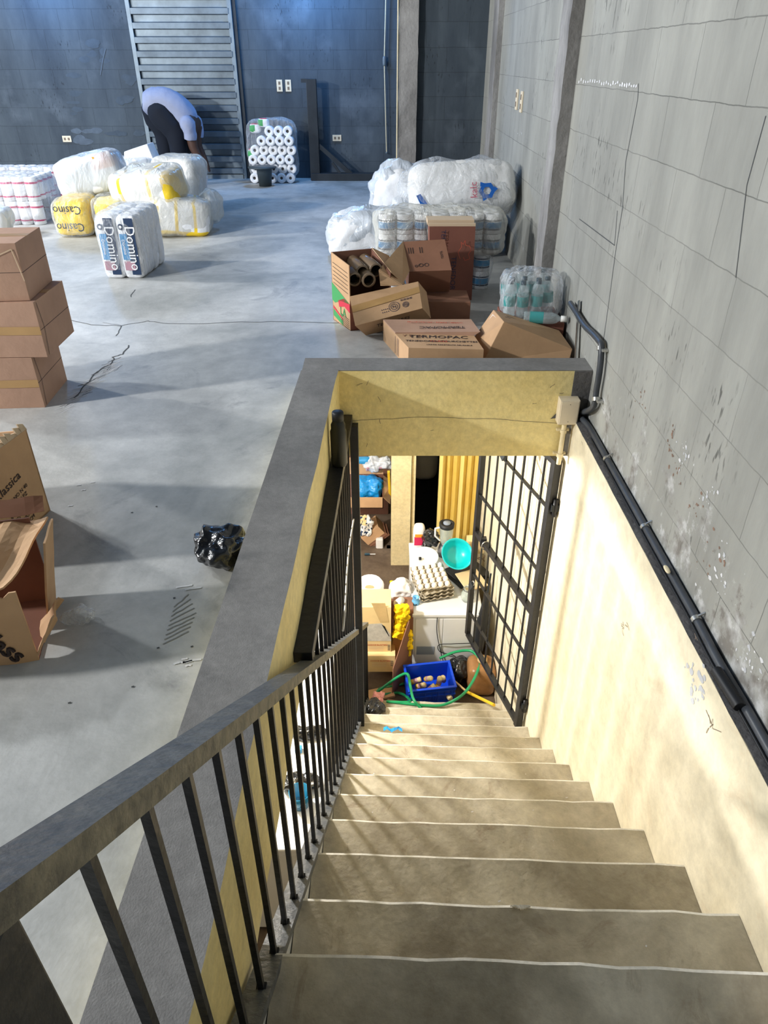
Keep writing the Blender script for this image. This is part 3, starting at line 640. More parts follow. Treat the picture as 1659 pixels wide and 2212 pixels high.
# ---------------------------------------------------------------- gate, swung open over the lower steps
H = Vector((.872, 3.16, 0)); Fq = Vector((.63, 4.02, 0)); gu = (Fq - H).normalized(); gw = (Fq - H).length
zb_, zt_ = -2.35, -.40
gt = thing('metal_gate', 'black barred metal gate swung open against the cream stairwell wall', 'gate', (H.x, H.y, zb_))
def gp(u, z): p = H + gu * u; return Vector((p.x, p.y, z))
def gbar(u0, z0, u1, z1, w_, t_, name): MB().bar(gp(u0, z0), gp(u1, z1), w_, t_, 'black_paint', up=(gu.y, -gu.x, 0)).build(name, gt, .001)
gbar(0, zb_ - .02, 0, zt_, .042, .042, 'hinge_stile'); gbar(gw, zb_, gw, zt_, .034, .034, 'lock_stile')
gbar(0, zb_, gw, zb_, .032, .032, 'bottom_rail'); gbar(0, zt_ - .02, gw, zt_ - .02, .032, .032, 'top_rail')
for z in (-.70, -1.12, -1.77, -2.13): gbar(0, z, gw, z, .012, .018, 'cross_bar')
gbar(.01, -1.42, gw, -1.42, .034, .034, 'lock_rail')
for k in range(1, 8): u = gw * k / 8; gbar(u, zb_, u, zt_, .0105, .0105, 'bar')
MB().box(gp(gw * .86, 0).x - .02, gp(gw * .86, 0).y - .02, -1.45, gp(gw * .86, 0).x + .02, gp(gw * .86, 0).y + .02, -1.39, 'black_paint').build('lock_plate', gt)
for z in (-.72, -2.2):
    MB().lathe([(0, 0), (.014, 0), (.014, .10), (0, .10)], 'black_paint', n=10, M=Matrix.Translation((.892, 3.13, z))).box(.87, 3.12, z + .03, .915, 3.14, z + .07, 'steel_dark').build('hinge', gt)
def padlock(p, lab):
    t = thing('padlock', lab, 'padlock', p)
    q = Vector(p); M = Matrix.Translation(q) @ Matrix.Rotation(R(-70), 4, 'Z') @ Matrix.Rotation(R(30), 4, 'Y')
    MB().box(-.024, -.01, -.05, .024, .01, 0, 'steel_dark', M).build('body', t, .003)
    b = MB(); b.M = M; b.tube([(-.014, 0, -.002), (-.014, 0, .025), (-.007, 0, .036), (.007, 0, .036), (.014, 0, .025), (.014, 0, -.002)], .004, 'steel_bright', n=8); b.build('shackle', t)
padlock(gp(gw * .94, -1.80) + Vector((-.02, -.02, -.02)), 'small dark padlock with bright shackle hanging low on the open gate')
padlock(gp(gw * .60, -.62) + Vector((-.03, -.03, 0)), 'dark padlock hanging on the gate just under the yellow beam')
MB_ = MB(); MB_.tube([gp(gw * .80, -1.42) + Vector((.03 * math.cos(a), .0, .034 * math.sin(a))) for a in [i * .52 for i in range(12)]], .005, 'steel_bright', n=6, closed=True)
tag(MB_.build('chain'), 'bright steel loop around the thick lock rail of the gate', 'chain')

# ================================================================ pipes on the right
cn = thing('wall_conduit', 'black pipe bent down the grey block wall onto the curb', 'pipe', (.93, 3.2, .2))
pts = [atx(x, y, .945) for x, y in [(1232, 655), (1243, 672), (1262, 702), (1282, 722), (1294, 736), (1299, 745), (1298, 775), (1294, 810), (1288, 845), (1285, 870), (1276, 884), (1255, 892)]]
def smooth(ps, n=4):
    out = []
    for i in range(len(ps) - 1):
        p0 = ps[max(i - 1, 0)]; p1 = ps[i]; p2 = ps[i + 1]; p3 = ps[min(i + 2, len(ps) - 1)]
        for k in range(n):
            t = k / n; out.append(.5 * ((2 * p1) + (p2 - p0) * t + (2 * p0 - 5 * p1 + 4 * p2 - p3) * t * t + (3 * p1 - p0 - 3 * p2 + p3) * t ** 3))
    return out + [ps[-1]]
MB().tube(smooth(pts), .014, 'conduit', n=12).build('pipe', cn)
for (x, y) in [(1298, 752), (1288, 862)]:
    p = atx(x, y, .945); b = MB(); b.tube([p + Vector((0, .004, .007)), p + Vector((0, -.004, -.007))], .018, 'clamp', n=12); b.box(p.x - .003, p.y - .035, p.z - .005, p.x + .024, p.y - .012, p.z + .005, 'clamp'); b.build('clamp', cn)
lc = thing('ledge_conduit', 'long black pipe running along the ledge between cream and grey walls', 'pipe', (.94, 1.8, -.13))
pts = [atz(x, y, -.138) for x, y in [(1258, 905), (1290, 925), (1310, 960), (1330, 1010), (1360, 1065), (1400, 1140), (1430, 1195), (1480, 1285), (1505, 1335), (1550, 1425), (1600, 1510), (1640, 1575), (1700, 1670), (1800, 1830)]]
for p in pts: p.x = min(p.x, .952)
pp = smooth(pts, 5); MB().tube(pp, .0135, 'conduit', n=12).build('pipe', lc)
MB().tube([p + Vector((-.018, 0, -.006)) for p in pp[8:]], .004, 'rubber', n=8).build('cable', lc)
for (x, y) in [(1318, 993), (1400, 1140), (1508, 1340)]:
    p = atz(x, y, -.138); p.x = min(p.x, .95); b = MB(); d = Vector((.0, 1, 0)); b.tube([p - d * .008, p + d * .008], .0165, 'clamp', n=12); b.bar(p + Vector((0, 0, .016)), p + Vector((.02, .0, .03)), .006, .006, 'clamp'); b.build('clamp', lc)
p0, p1 = atz(1555, 1450, -.135), atz(1607, 1530, -.135); rr = []; q = []
for i in range(41): q.append(p0.lerp(p1, i / 40) + Vector((-.012, 0, .004))); rr.append(.0175 if i % 2 else .015)
MB().tube(q, rr, 'rubber', n=12).build('corrugated_sleeve', lc)
tg = MB().blob((.008, .022, .005), 'pipe_white', p=2.5, amp=0, n=6, M=Matrix.Translation(atz(1442, 1230, -.118) + Vector((-.002, 0, 0)))).build('white_putty', lc); tg['label'] = 'small white blob of putty on the pipe'

jb = thing('junction_box', 'cream electrical box on the yellow beam by the black pipe', 'electrical box', (.84, 3.11, -.1))
p = aty(1210, 862, 3.09); q = aty(1244, 914, 3.09)
b = MB().box(p.x, 3.07, q.z, q.x - .0, YB - .002, p.z, 'ivory').box(p.x + .004, 3.066, q.z + .004, q.x - .004, 3.071, p.z - .004, 'ivory')
b.box((p.x + q.x) / 2 - .002, 3.064, p.z - .02, (p.x + q.x) / 2 + .002, 3.067, p.z - .016, 'ivory_dark'); b.box((p.x + q.x) / 2 - .002, 3.064, q.z + .016, (p.x + q.x) / 2 + .002, 3.067, q.z + .02, 'ivory_dark')
b.build('box_cover', jb, .002)
xm = (p.x + q.x) / 2 - .005
b = MB().tube([(xm, 3.10, q.z + .01), (xm, 3.10, ZB + .02), (xm, 3.10, ZB - .03)], .012, 'pipe_white', n=10)
b.tube([(xm, 3.10, q.z - .04), (xm, 3.10, q.z - .055)], .016, 'pipe_white').box(xm - .03, 3.112, q.z - .053, xm + .03, 3.129, q.z - .042, 'pipe_white')
b.tube([(xm, 3.10, ZB + .03), (xm, 3.10, ZB + .012)], .017, 'pipe_white').box(xm - .03, 3.112, ZB + .016, xm + .03, 3.129, ZB + .026, 'pipe_white'); b.build('pipe', jb)

# ================================================================ back wall items
sd = struct(bpy.data.objects.new('door_1', None)); C.objects.link(sd); sd.location = (-2.37, 10.08, 0)
b = MB(); x0, x1 = -2.93, -1.80; z = .0; prof = []
while z < 3.0: prof += [(10.075, z), (10.075, z + .055), (10.022, z + .062), (10.018, z + .118), (10.075, z + .13)]; z += .14
for i in range(len(prof) - 1):
    (ya_, za), (yb_, zc) = prof[i], prof[i + 1]; b.quad((x0, ya_, za), (x1, ya_, za), (x1, yb_, zc), (x0, yb_, zc), 'galv')
b.build('shutter_curtain', sd)
for xx in (-2.98, -1.81): MB().box(xx, 10.03, 0, xx + .045, 10.095, 3.0, 'galv_frame').build('guide_rail', sd)
MB().box(-1.765, 10.06, 0, -1.72, 10.099, 3.0, 'steel_dark').build('jamb', sd)
MB().box(-2.95, 10.03, 0, -1.8, 10.07, .05, 'galv_frame').build('bottom_bar', sd)

def plate(px_, py_, Y, w_, h, lab, slots=True, wallx=None):
    if wallx: p = atx(px_, py_, wallx); f = lambda a, z, d: (wallx - d, p.y + a, p.z + z)
    else: p = aty(px_, py_, Y); f = lambda a, z, d: (p.x + a, Y - d, p.z + z)
    t = thing('wall_plate', lab, 'switch plate', p)
    def bx(a0, a1, z0, z1, d0, d1, m):
        c = [f(a0, z0, d0), f(a1, z0, d0), f(a1, z0, d1), f(a0, z0, d1), f(a0, z1, d0), f(a1, z1, d0), f(a1, z1, d1), f(a0, z1, d1)]; return MB().hexa(c, m)
    cv_ = bx(-w_ / 2, w_ / 2, -h / 2, h / 2, 0, .01, 'ivory').build('cover', t, .002)
    if slots: 
        for s_ in (-.22, .22):
            if w_ > h: bx(w_ * s_ - .012, w_ * s_ + .012, -.014, .014, .01, .013, 'ivory_dark').build('socket', cv_)
            else: bx(-.012, .012, h * s_ - .016, h * s_ + .016, .01, .013, 'ivory_dark').build('switch', cv_)
plate(604, 185, 10.1, .07, .125, 'tall cream switch plate on the back wall, nearer the shutter door')
plate(623, 185, 10.1, .07, .125, 'tall cream switch plate on the back wall, just right of its twin')
plate(728, 298, 10.1, .11, .07, 'wide cream socket plate low on the back wall beside the steel post')
plate(145, 300, 10.1, .11, .07, 'wide dim socket plate low on the dark back wall behind the pile of packs')
plate(1118, 215, 0, .075, .13, 'cream switch plate on the block wall, farther one of the pair', wallx=XW)
plate(1128, 220, 0, .075, .13, 'cream switch plate on the block wall, nearer one of the pair', wallx=XW)

sf = thing('steel_frame', 'dark steel post with braced foot standing against the back wall', 'steel frame', (-.8, 9.9, 0))
p = aty(672, 170, 9.92); xx = p.x
MB().box(xx - .06, 9.88, 0, xx + .06, 9.96, p.z, 'steel_dark').build('post', sf, .004)
MB().box(xx - .12, 9.89, p.z - .04, xx - .04, 9.95, p.z, 'steel_dark').build('cap', sf)
MB().box(xx - .05, 9.84, 0, .12, 9.96, .085, 'steel_dark').build('base_beam', sf, .004)
MB().bar((xx + .05, 9.92, .40), (-.42, 9.92, .07), .04, .05, 'steel_dark').build('brace', sf)
MB().bar((xx + .22, 9.9, .20), (-.55, 9.9, .07), .03, .03, 'steel_dark').build('brace', sf)

cw = thing('hanging_switch', 'grey pull switch hanging on a thin cord before the back wall', 'switch', aty(830, 130, 10.05))
a_, b_, c_ = aty(835, -60, 10.06), aty(830, 132, 10.06), aty(835, 330, 10.06)
MB().tube([a_, b_, c_], .006, 'pipe_white', n=6).build('cord', cw)
MB().blob((.018, .014, .05), 'galv_frame', p=4, amp=0, n=6, M=Matrix.Translation(b_)).build('switch_body', cw)
MB().blob((.012, .012, .012), 'galv_frame', p=2, amp=0, n=6, M=Matrix.Translation(c_)).build('bead', cw)

# pallets in the far right corner
for i, (z, lab) in enumerate([(0, 'bottom dark wooden pallet in the far right corner'), (.15, 'upper dark wooden pallet in the far right corner under cardboard')]):
    pl = thing('wooden_pallet', lab, 'pallet', (.62, 7.7, z), 'pallets in the corner')
    for k in range(5):
        y = 7.28 + k * .165; MB().box(.325, y, z + .125, .915, y + .12, z + .145, 'steel_dark').build('deck_board', pl, .002)
    for k in range(7): x = .33 + k * .093; MB().box(x, 7.29, z + .02, x + .022, 8.05, z + .125, 'wood').build('stringer', pl)
    for k in range(3): y = 7.28 + k * .33; MB().box(.325, y, z, .915, y + .1, z + .02, 'steel_dark').build('bottom_board', pl)
cs = MB().hexa([(.33, 7.25, .297), (.91, 7.32, .297), (.90, 8.02, .297), (.34, 8.0, .297), (.33, 7.25, .31), (.91, 7.32, .31), (.90, 8.02, .33), (.34, 8.0, .31)], 'carton_red').build('cardboard_sheet', None, .002)
tag(cs, 'flattened brown cardboard sheet lying on the stacked pallets', 'cardboard')
bx = MB().box(0, 0, 0, .31, .2, .11, 'carton_red', Matrix.Translation((.36, 7.6, .312)) @ Matrix.Rotation(R(3), 4, 'Z')).text('......', .05, (.5, 7.605, .37), (1, 0, 0), (0, 0, 1), 'ink').build('cardboard_box', None, .004)
tag(bx, 'small reddish cardboard box on the pallets by the concrete column', 'box')

# ================================================================ person
def skin_obj(name, pts, edges, radii, m, parent, root=0, sub=2):
    me = bpy.data.meshes.new(name); me.from_pydata(pts, edges, []); o = bpy.data.objects.new(name, me); C.objects.link(o)
    me.materials.append(MATS[m])
    sk = o.modifiers.new('skin', 'SKIN'); sv = me.skin_vertices
    if not sv: 
        me.attributes.new  # noqa
    lay = me.skin_vertices[0].data if len(me.skin_vertices) else None
    if lay:
        for i, r in enumerate(radii): lay[i].radius = r if isinstance(r, tuple) else (r, r); lay[i].use_root = (i == root)
    sk.use_smooth_shade = True
    s2 = o.modifiers.new('sub', 'SUBSURF'); s2.levels = sub; s2.render_levels = sub
    if parent: o.parent = parent; o.location = -PW(parent)
    return o
def tubeskin(name, chain, radii, m, parent, n=14):
    ps = smooth([Vector(c) for c in chain], 5); rr = []
    for i in range(len(radii) - 1):
        for k in range(5): rr.append(radii[i] + (radii[i + 1] - radii[i]) * (3 * (k / 5) ** 2 - 2 * (k / 5) ** 3))
    rr.append(radii[-1]); o = MB().tube(ps, rr, m, n=n)
    return o.build(name, parent)
Yp = 9.45
hip = aty(340, 232, Yp); sho = aty(412, 262, Yp); mid = aty(378, 228, Yp)
pn = thing('person', 'person in a light shirt and dark trousers bent over before the shutter door', 'person', (hip.x + .1, Yp, 0))
# body: one skinned surface (legs, torso, neck, head, arms, hands with five fingers)
V = []; Ed = []; Rd = []
def jv(p, r, frm=None):
    V.append(tuple(p)); Rd.append(r); i = len(V) - 1
    if frm is not None: Ed.append((frm, i))
    return i
pel = jv(hip + Vector((.03, 0, -.03)), .125)
wst = jv(mid + Vector((-.03, 0, -.07)), .125, pel); ch = jv(aty(397, 247, Yp), .14, wst); sh0 = jv(sho + Vector((-.01, 0, -.03)), .12, ch)
nk = jv(aty(410, 290, Yp), .055, sh0); hd = jv(aty(408, 304, Yp), .085, nk); hd2 = jv(aty(404, 322, Yp), .08, hd)
def leg(dy, kx, fx):
    a = jv(Vector((hip.x + .05, Yp + dy * .8, hip.z - .14)), .10, pel); k = jv(Vector((kx, Yp + dy, .50)), .068, a); k2 = jv(Vector((kx - .01, Yp + dy, .34)), .064, k)
    an = jv(Vector((fx, Yp + dy, .09)), .042, k2); jv(Vector((fx + .06, Yp + dy, .035)), (.045, .035), an); jv(Vector((fx + .17, Yp + dy, .03)), (.045, .028), len(V) - 1)
leg(.09, aty(352, 300, Yp).x, aty(357, 380, Yp).x); leg(-.12, aty(386, 300, Yp).x, aty(392, 380, Yp).x)
def arm(dy, e, h):
    s_ = jv(sho + Vector((.03, dy, -.04)), .075, sh0); el = jv(e + Vector((0, dy, 0)), .060, s_); wr = jv(h + Vector((0, dy, 0)), .038, el)
    pm = jv(h + Vector((.02, dy, -.06)), (.036, .018), wr)
    for q in range(4): f1 = jv(h + Vector((.03, dy + (q - 1.5) * .019, -.10)), .0095, pm); jv(h + Vector((.045, dy + (q - 1.5) * .021, -.145 + abs(q - 1.5) * .008)), .008, f1)
    th_ = jv(h + Vector((-.015, dy - .035, -.06)), .011, pm); jv(h + Vector((-.01, dy - .045, -.10)), .009, th_)
arm(-.17, aty(424, 316, Yp), aty(441, 342, Yp)); arm(.17, aty(418, 316, Yp), aty(436, 348, Yp))
body = skin_obj('body', V, Ed, Rd, 'skin', pn)
# clothes
def skin_cloth(name, V2, E2, R2, m): return skin_obj(name, V2, E2, R2, m, pn)
def cloth_tube(b, chain, rad, m, flat=1.0, sd=0):
    ps = smooth([Vector(c) for c in chain], 6); rr = []
    for k in range(len(rad) - 1):
        for q in range(6): rr.append(rad[k] + (rad[k + 1] - rad[k]) * q / 6)
    rr.append(rad[-1]); n0 = len(b.v); b.tube(ps, rr, m, n=24)
    for q in range(n0, len(b.v)):
        v = b.v[q]; v.y = Yc + (v.y - Yc) * flat; v += Vector((1, .3, 1)) * .012 * noise.noise(v * 9 + Vector((sd, 0, 0))) + Vector((0, 0, .005)) * noise.noise(v * 30)
def ap(x, y, dy=0): p = aty(x, y, Yp); p.y += dy; return p
b = MB(); Yc = Yp + .09
cloth_tube(b, [ap(333, 226, .06), ap(331, 240, .08), ap(338, 264, .09), ap(349, 296, .09), ap(354, 335, .09), ap(357, 380, .09)], [.13, .155, .135, .10, .085, .075], 'trousers')
Yc = Yp - .10
cloth_tube(b, [ap(345, 228, -.06), ap(352, 244, -.08), ap(371, 266, -.10), ap(387, 292, -.11), ap(391, 335, -.12), ap(392, 380, -.12)], [.13, .15, .135, .115, .09, .078], 'trousers', sd=4)
b.build('trousers', pn)
b = MB(); Yc = Yp
cloth_tube(b, [ap(313, 226), ap(318, 226), ap(335, 222), ap(358, 222), ap(382, 235), ap(402, 256), ap(411, 276), ap(413, 284)], [.06, .125, .155, .155, .155, .145, .09, .03], 'shirt', 1.2, 8)
for q in (-.19, .19): Yc = Yp + q; cloth_tube(b, [ap(404, 258, q * .7), ap(413, 268, q), ap(418, 284, q), ap(419, 298, q)], [.06, .09, .078, .07], 'shirt', 1, q * 9)
b.build('shirt', pn)
MB().blob((.088, .10, .09), 'hair', p=2.3, amp=.004, fr=30, M=Matrix.Translation(aty(406, 314, Yp) + Vector((-.012, 0, .0)))).build('hair', pn)
for o_ in (-.17, .17):
    pass

# ================================================================ paper rolls, packs and bags (left pile)
def roll_proto(r, h, label_m=None, axis='Z', label_span=(.2, .8)):
    b = MB(); b.lathe([(r * .30, .004), (r * .32, .0), (r * .94, 0), (r, .004), (r, h - .004), (r * .94, h), (r * .32, h), (r * .30, h - .004)], 'paper_white', n=16)
    b.lathe([(r * .30, .006), (r * .30, h - .006)], 'paper_core', n=12); b.lathe([(0, .02), (r * .3, .02)], 'paper_core', n=12); b.lathe([(0, h - .02), (r * .3, h - .02)], 'paper_core', n=12)
    if label_m:
        for (a, c2, mm) in label_m: b.lathe([(r + .0012, h * a), (r + .0012, h * c2)], mm, n=16)
    me = b.build('proto'); m_ = me.data; bpy.data.objects.remove(me); return m_
def inst(name, me, parent, loc, rot=None):
    o = bpy.data.objects.new(name, me); C.objects.link(o); o.parent = parent; o.location = Vector(loc) - PW(parent)
    if rot: o.rotation_euler = rot
    return o

# heap of bare rolls by the shutter
rp = thing('toilet_roll_pack', 'clear pack of stacked white toilet rolls standing by the shutter door', 'toilet roll pack', (-1.38, 9.8, 0))
RM = roll_proto(.057, .10)
rows = [(5, 0), (5, .02), (5, 0), (5, .02), (4, .07), (4, .10), (3, .17)]
rp_rows = [(388, 562, 632), (362, 560, 630), (348, 558, 634), (330, 560, 636), (312, 572, 634), (298, 588, 636)]
for i in range(6):
    z = .06 + i * .102; n_ = [5, 5, 5, 5, 4, 3][i]; x0 = -1.60 + [0, .02, 0, .03, .12, .22][i]
    for k in range(n_): inst('roll', RM, rp, (x0 + k * .111, 9.72 + .02 * (i % 2), z), (R(-90) + R(180), 0, 0))
for (x, z) in [(-1.55, .60), (-1.45, .66), (-1.60, .33)]:
    MB().blob((.075, .06, .055), 'bag_white', p=3, amp=.008, seed=x, n=8, mfun=lambda c_: 'green_print' if c_.x < -.1 and abs(c_.z) < .6 else ('red_print' if c_.z > .72 else None), M=Matrix.Translation((x, 9.72, z))).build('printed_pack', rp)
MB().blob((.31, .10, .34), 'film_clear', p=5, amp=.02, seed=3, M=Matrix.Translation((-1.37, 9.76, .36))).build('plastic_wrap', rp)
bk = thing('bucket', 'grey bucket with a flat lid in front of the stacked toilet rolls', 'bucket', (-1.47, 9.3, 0))
p = aty(573, 395, 9.42)
MB().lathe([(0, 0), (.075, 0), (.095, .19), (.10, .20), (.0, .20)], 'bucket_grey', M=Matrix.Translation((p.x, 9.42, 0))).build('body', bk)
MB().lathe([(0, 0), (.17, 0), (.175, .012), (.0, .014)], 'bucket_grey', M=Matrix.Translation((p.x - .02, 9.42, .2))).build('lid', bk)

# pink-banded bales
PINK = roll_proto(.056, .20, [(.16, .22, 'pink_print'), (.72, .80, 'pink_print')])
bale = thing('roll_bale', 'nearer bale of white rolls with pink bands by the yellow packs', 'roll bale', (-3.4, 7.25, 0), 'pink banded bales')
for r_ in range(2):
    for k in range(8):
        for d_ in range(4):
            if d_ > 0 and r_ == 0: continue
            inst('roll', PINK, bale, (-4.0 + k * .113, 7.05 + d_ * .115, .002 + r_ * .203), (0, 0, k))
MB().blob((.50, .26, .205), 'film_clear', p=7, amp=.015, seed=5, M=Matrix.Translation((-3.6, 7.23, .206))).build('plastic_wrap', bale)
bale2 = thing('roll_bale', 'farther bale of white rolls with pink bands against the dark back wall', 'roll bale', (-3.5, 7.9, 0), 'pink banded bales')
for k in range(9):
    for d_ in range(2):
        for r_ in range(2): inst('roll', PINK, bale2, (-4.1 + k * .113, 7.75 + d_ * .115, .002 + r_ * .203), (0, 0, k))
MB().blob((.55, .16, .205), 'film_clear', p=7, amp=.015, seed=6, M=Matrix.Translation((-3.65, 7.8, .206))).build('plastic_wrap', bale2)
def bagthing(name, lab, cat, c, size, m, p=4, amp=.03, fr=4, seed=0, rot=(0, 0, 0), crease=0, mfun=None, wrap=None, n=18, group=None, flat=True):
    M = Matrix.Translation(c) @ Euler([R(a) for a in rot]).to_matrix().to_4x4()
    if wrap:
        t = thing(name, lab, cat, (c[0], c[1], c[2] - size[2]), group)
        MB().blob(size, m, p=p, amp=amp, fr=fr, seed=seed, M=M, n=n, crease=crease, mfun=mfun).build('contents', t)
        MB().blob([s_ + .018 for s_ in size], wrap, p=max(2.8, p - 1.5), amp=amp * 1.3, fr=fr * 1.4, seed=seed + 1, M=M, n=n, crease=.006).build('plastic_wrap', t); return t
    o = MB().blob(size, m, p=p, amp=amp, fr=fr, seed=seed, M=M, n=n, crease=crease, mfun=mfun).build(name, None, loc=(c[0], c[1], c[2] - size[2])); tag(o, lab, cat, group); return o
bagthing('plastic_bag', 'clear crumpled bag of white rolls at the left edge before the pink bales', 'bag', (-3.42, 6.45, .13), (.22, .16, .11), 'paper_white', p=4, amp=.03, seed=9, wrap='film_milk')
bagthing('plastic_bag', 'crumpled bag lying on top of the pink banded bales', 'bag', (-3.95, 7.4, .47), (.12, .12, .06), 'film_milk', p=3, amp=.03, seed=19)

def ypack(lab, c, size, rot, seed, txt=None, stripes=None, wrap='film_warm', amp=.02, front='yellow_pack', back='paper_white'):
    t = thing('paper_pack', lab, 'paper pack', (c[0], c[1], c[2] - size[2]))
    E_ = Euler([R(a) for a in rot]).to_matrix().to_4x4(); M = Matrix.Translation(c) @ E_
    b = MB(); b.blob(size, back, p=6, amp=amp, seed=seed, M=M, n=20, mfun=stripes)
    if txt:
        rt = E_ @ Vector((1, 0, 0)); up = E_ @ Vector((0, 0, 1)); nf = E_ @ Vector((0, -1, 0))
        for (dz, s_, u) in txt:
            o = Vector(c) + nf * (size[1] + .022) + up * dz
            b.text(s_, .095, o, rt * u, up * u, 'navy_print', .9)
    b.build('pack', t)
    if wrap: MB().blob([s_ + .014 for s_ in size], wrap, p=4.5, amp=amp, fr=4, seed=seed + 2, M=M, n=20, crease=.005).build('plastic_wrap', t)
    return t
ypack('yellow printed paper pack lying upside down at the left front of the pile', (-2.67, 6.60, .155), (.145, .17, .145), (0, 0, 0), 1, [(-.06, 'Casino', -1), (.075, 'Casino', -1)], lambda q: 'yellow_pack', wrap='film_clear')
ypack('yellow paper pack half hidden behind the blue and white pack', (-2.36, 6.62, .155), (.13, .17, .145), (0, 0, 3), 2, None, lambda q: 'yellow_pack' if q.z < .75 else 'yellow_soft', wrap='film_clear')
st1 = lambda q: 'yellow_pack' if (q.x > .86 or .02 < (q.x * 2.2 + .3) % 1 < .16) else None
ypack('large clear pack of white rolls with yellow ends on top of the pile', (-2.02, 6.66, .385), (.29, .19, .13), (8, -4, -14), 3, None, st1)
ypack('clear pack of white rolls with yellow stripes at the right foot of the pile', (-1.80, 6.66, .155), (.26, .24, .145), (0, 5, 12), 4, None, lambda q: 'yellow_pack' if (q.z < -.7 or .0 < (q.x * 1.7 + .2) % 1 < .14) else None)
bagthing('plastic_bag', 'loose end of clear plastic wrap at the right side of the pile', 'bag', (-1.55, 6.85, .19), (.10, .17, .15), 'film_warm', p=2.5, amp=.03, seed=8)
ypack('big milky white pack with a yellow corner at the top left of the pile', (-2.60, 6.95, .44), (.27, .20, .155), (0, -12, 6), 6, None, lambda q: 'orange_print' if (q.x > .35 and q.z > .2 and q.y < 0) else None, wrap='film_milk')
ypack('plain white wrapped pack under the big milky pack', (-2.50, 7.15, .14), (.34, .17, .13), (0, 0, 0), 10, None, None, wrap='film_milk')
ypack('white wrapped pack behind the pile nearest to the shutter door', (-1.98, 7.55, .27), (.22, .18, .25), (0, 4, -10), 7, None, None, wrap='film_warm')
# tented white pack on top
t = thing('paper_pack', 'white peaked pack at the very top of the pile before the person', 'paper pack', (-2.45, 7.5, .45))
a_ = [aty(265, 350, 7.5), aty(350, 352, 7.5), aty(318, 311, 7.6), aty(267, 328, 7.6)]
b = MB(); o_ = Vector((0, .3, 0)); dn = Vector((0, 0, -.25))
c8 = [a_[0] + dn, a_[1] + dn + Vector((.0, 0, 0)), a_[1] + dn + o_, a_[0] + dn + o_, a_[3], a_[2], a_[2] + o_ * .7, a_[3] + o_]
b.hexa(c8, 'paper_white'); b.build('pack', t, .01)
ypack('square white wrapped block standing behind the upright blue and white pack', (-2.48, 7.66, .25), (.30, .17, .24), (0, 0, 0), 17, None, None, wrap='film_milk')

# upright printed pack
dm = thing('paper_towel_pack', 'upright pack of white paper towels with two blue printed fronts', 'paper pack', (-1.82, 5.35, 0))
b = MB(); b.M = Matrix.Translation((-1.955, 5.09, 0)) @ Matrix.Rotation(R(-2), 4, 'Z')
for k in range(2):
    for d_ in range(4):
        b.blob((.069, .064, .205), 'paper_white', p=7, amp=.004, fr=8, seed=k * 5 + d_, n=12, crease=.003, M=Matrix.Translation((.07 + k * .14, .066 + d_ * .128, .207)))
    x = .005 + k * .14; y = -.006
    b.quad((x + .056, y, .03), (x + .118, y, .03), (x + .118, y, .40), (x + .056, y, .40), 'navy_print')
    b.quad((x + .012, y - .001, .13), (x + .062, y - .001, .13), (x + .062, y - .001, .30), (x + .012, y - .001, .30), 'blue_print')
    b.quad((x + .014, y - .002, .06), (x + .085, y - .002, .06), (x + .085, y - .002, .12), (x + .014, y - .002, .12), 'can_lilac')
    b.text('Domino', .095, (x + .086, y - .003, .205), (0, 0, -1), (1, 0, 0), 'paper_white', .92)
    b.text('Dogonove' if False else 'Prominimo' if False else 'Domino', .03, (x + .032, y - .003, .215), (0, 0, -1), (1, 0, 0), 'paper_white')
    b.lathe([(.0, 0), (.02, 0)], 'navy_print', n=14, M=Matrix.Translation((x + .03, y - .003, .345)) @ Matrix.Rotation(R(90), 4, 'X'))
    b.lathe([(.0, 0), (.009, 0)], 'paper_white', n=14, M=Matrix.Translation((x + .03, y - .005, .345)) @ Matrix.Rotation(R(90), 4, 'X'))
b.build('towel_packs', dm)
b = MB(); b.blob((.155, .27, .218), 'film_clear', p=7, amp=.006, seed=11, M=Matrix.Translation((-1.815, 5.345, .216)), n=18); b.build('plastic_wrap', dm)

# ================================================================ cartons on the left
def carton(lab, c, dims, yaw, m='carton_pink', tape=True, seam=True, tilt=(0, 0), extra=None, group=None, name='cardboard_box', mtop=None):
    """c = near-right bottom corner in plan; box runs to -x and +y"""
    w_, d_, h = dims; M = Matrix.Translation(c) @ Euler((R(tilt[0]), R(tilt[1]), R(yaw))).to_matrix().to_4x4()
    t = thing(name, lab, 'box', c, group)
    b = MB(); b.M = M; b.box(-w_, 0, 0, 0, d_, h, m)
    if seam:
        b.box(-w_ - .0008, -.0008, h * .5 - .001, .0012, d_ + .0008, h * .5 + .001, 'ink')
    if extra: extra(b, w_, d_, h)
    b.build('body', t, .004)
    if tape:
        q = MB(); q.M = M; q.box(-w_ - .001, d_ * .5 - .025, h - .001, .0015, d_ * .5 + .025, h + .0012, 'tape'); q.build('tape', t)
    return t
def ex1(b, w_, d_, h):
    b.text('|||', .06, (-w_ * .45, -.001, h * .55), (1, 0, 0), (0, 0, 1), 'ink_red'); b.ribbon([(.001, d_ * .06, h * .02), (.001, d_ * .12, h * .5), (.001, d_ * .06, h * .98)], .003, 'ink', nrm=(1, 0, 0)); b.ribbon([(-w_, -.001, h * .5), (0, -.001, h * .49)], .035, 'tape', nrm=(0, -1, 0), off=.0004)
    b.text('CAJA', .025, (-w_ * .85, -.001, h * .8), (0, 0, 1), (-1, 0, 0), 'ink_red') if False else None
carton('bottom pinkish carton of the three-high stack at the left edge', (-1.50, 2.90, 0), (.5, .32, .23), 4, extra=ex1)
carton('middle pinkish carton of the stack at the left edge, pushed out to the right', (-1.43, 2.90, .232), (.5, .34, .232), 2, extra=ex1)
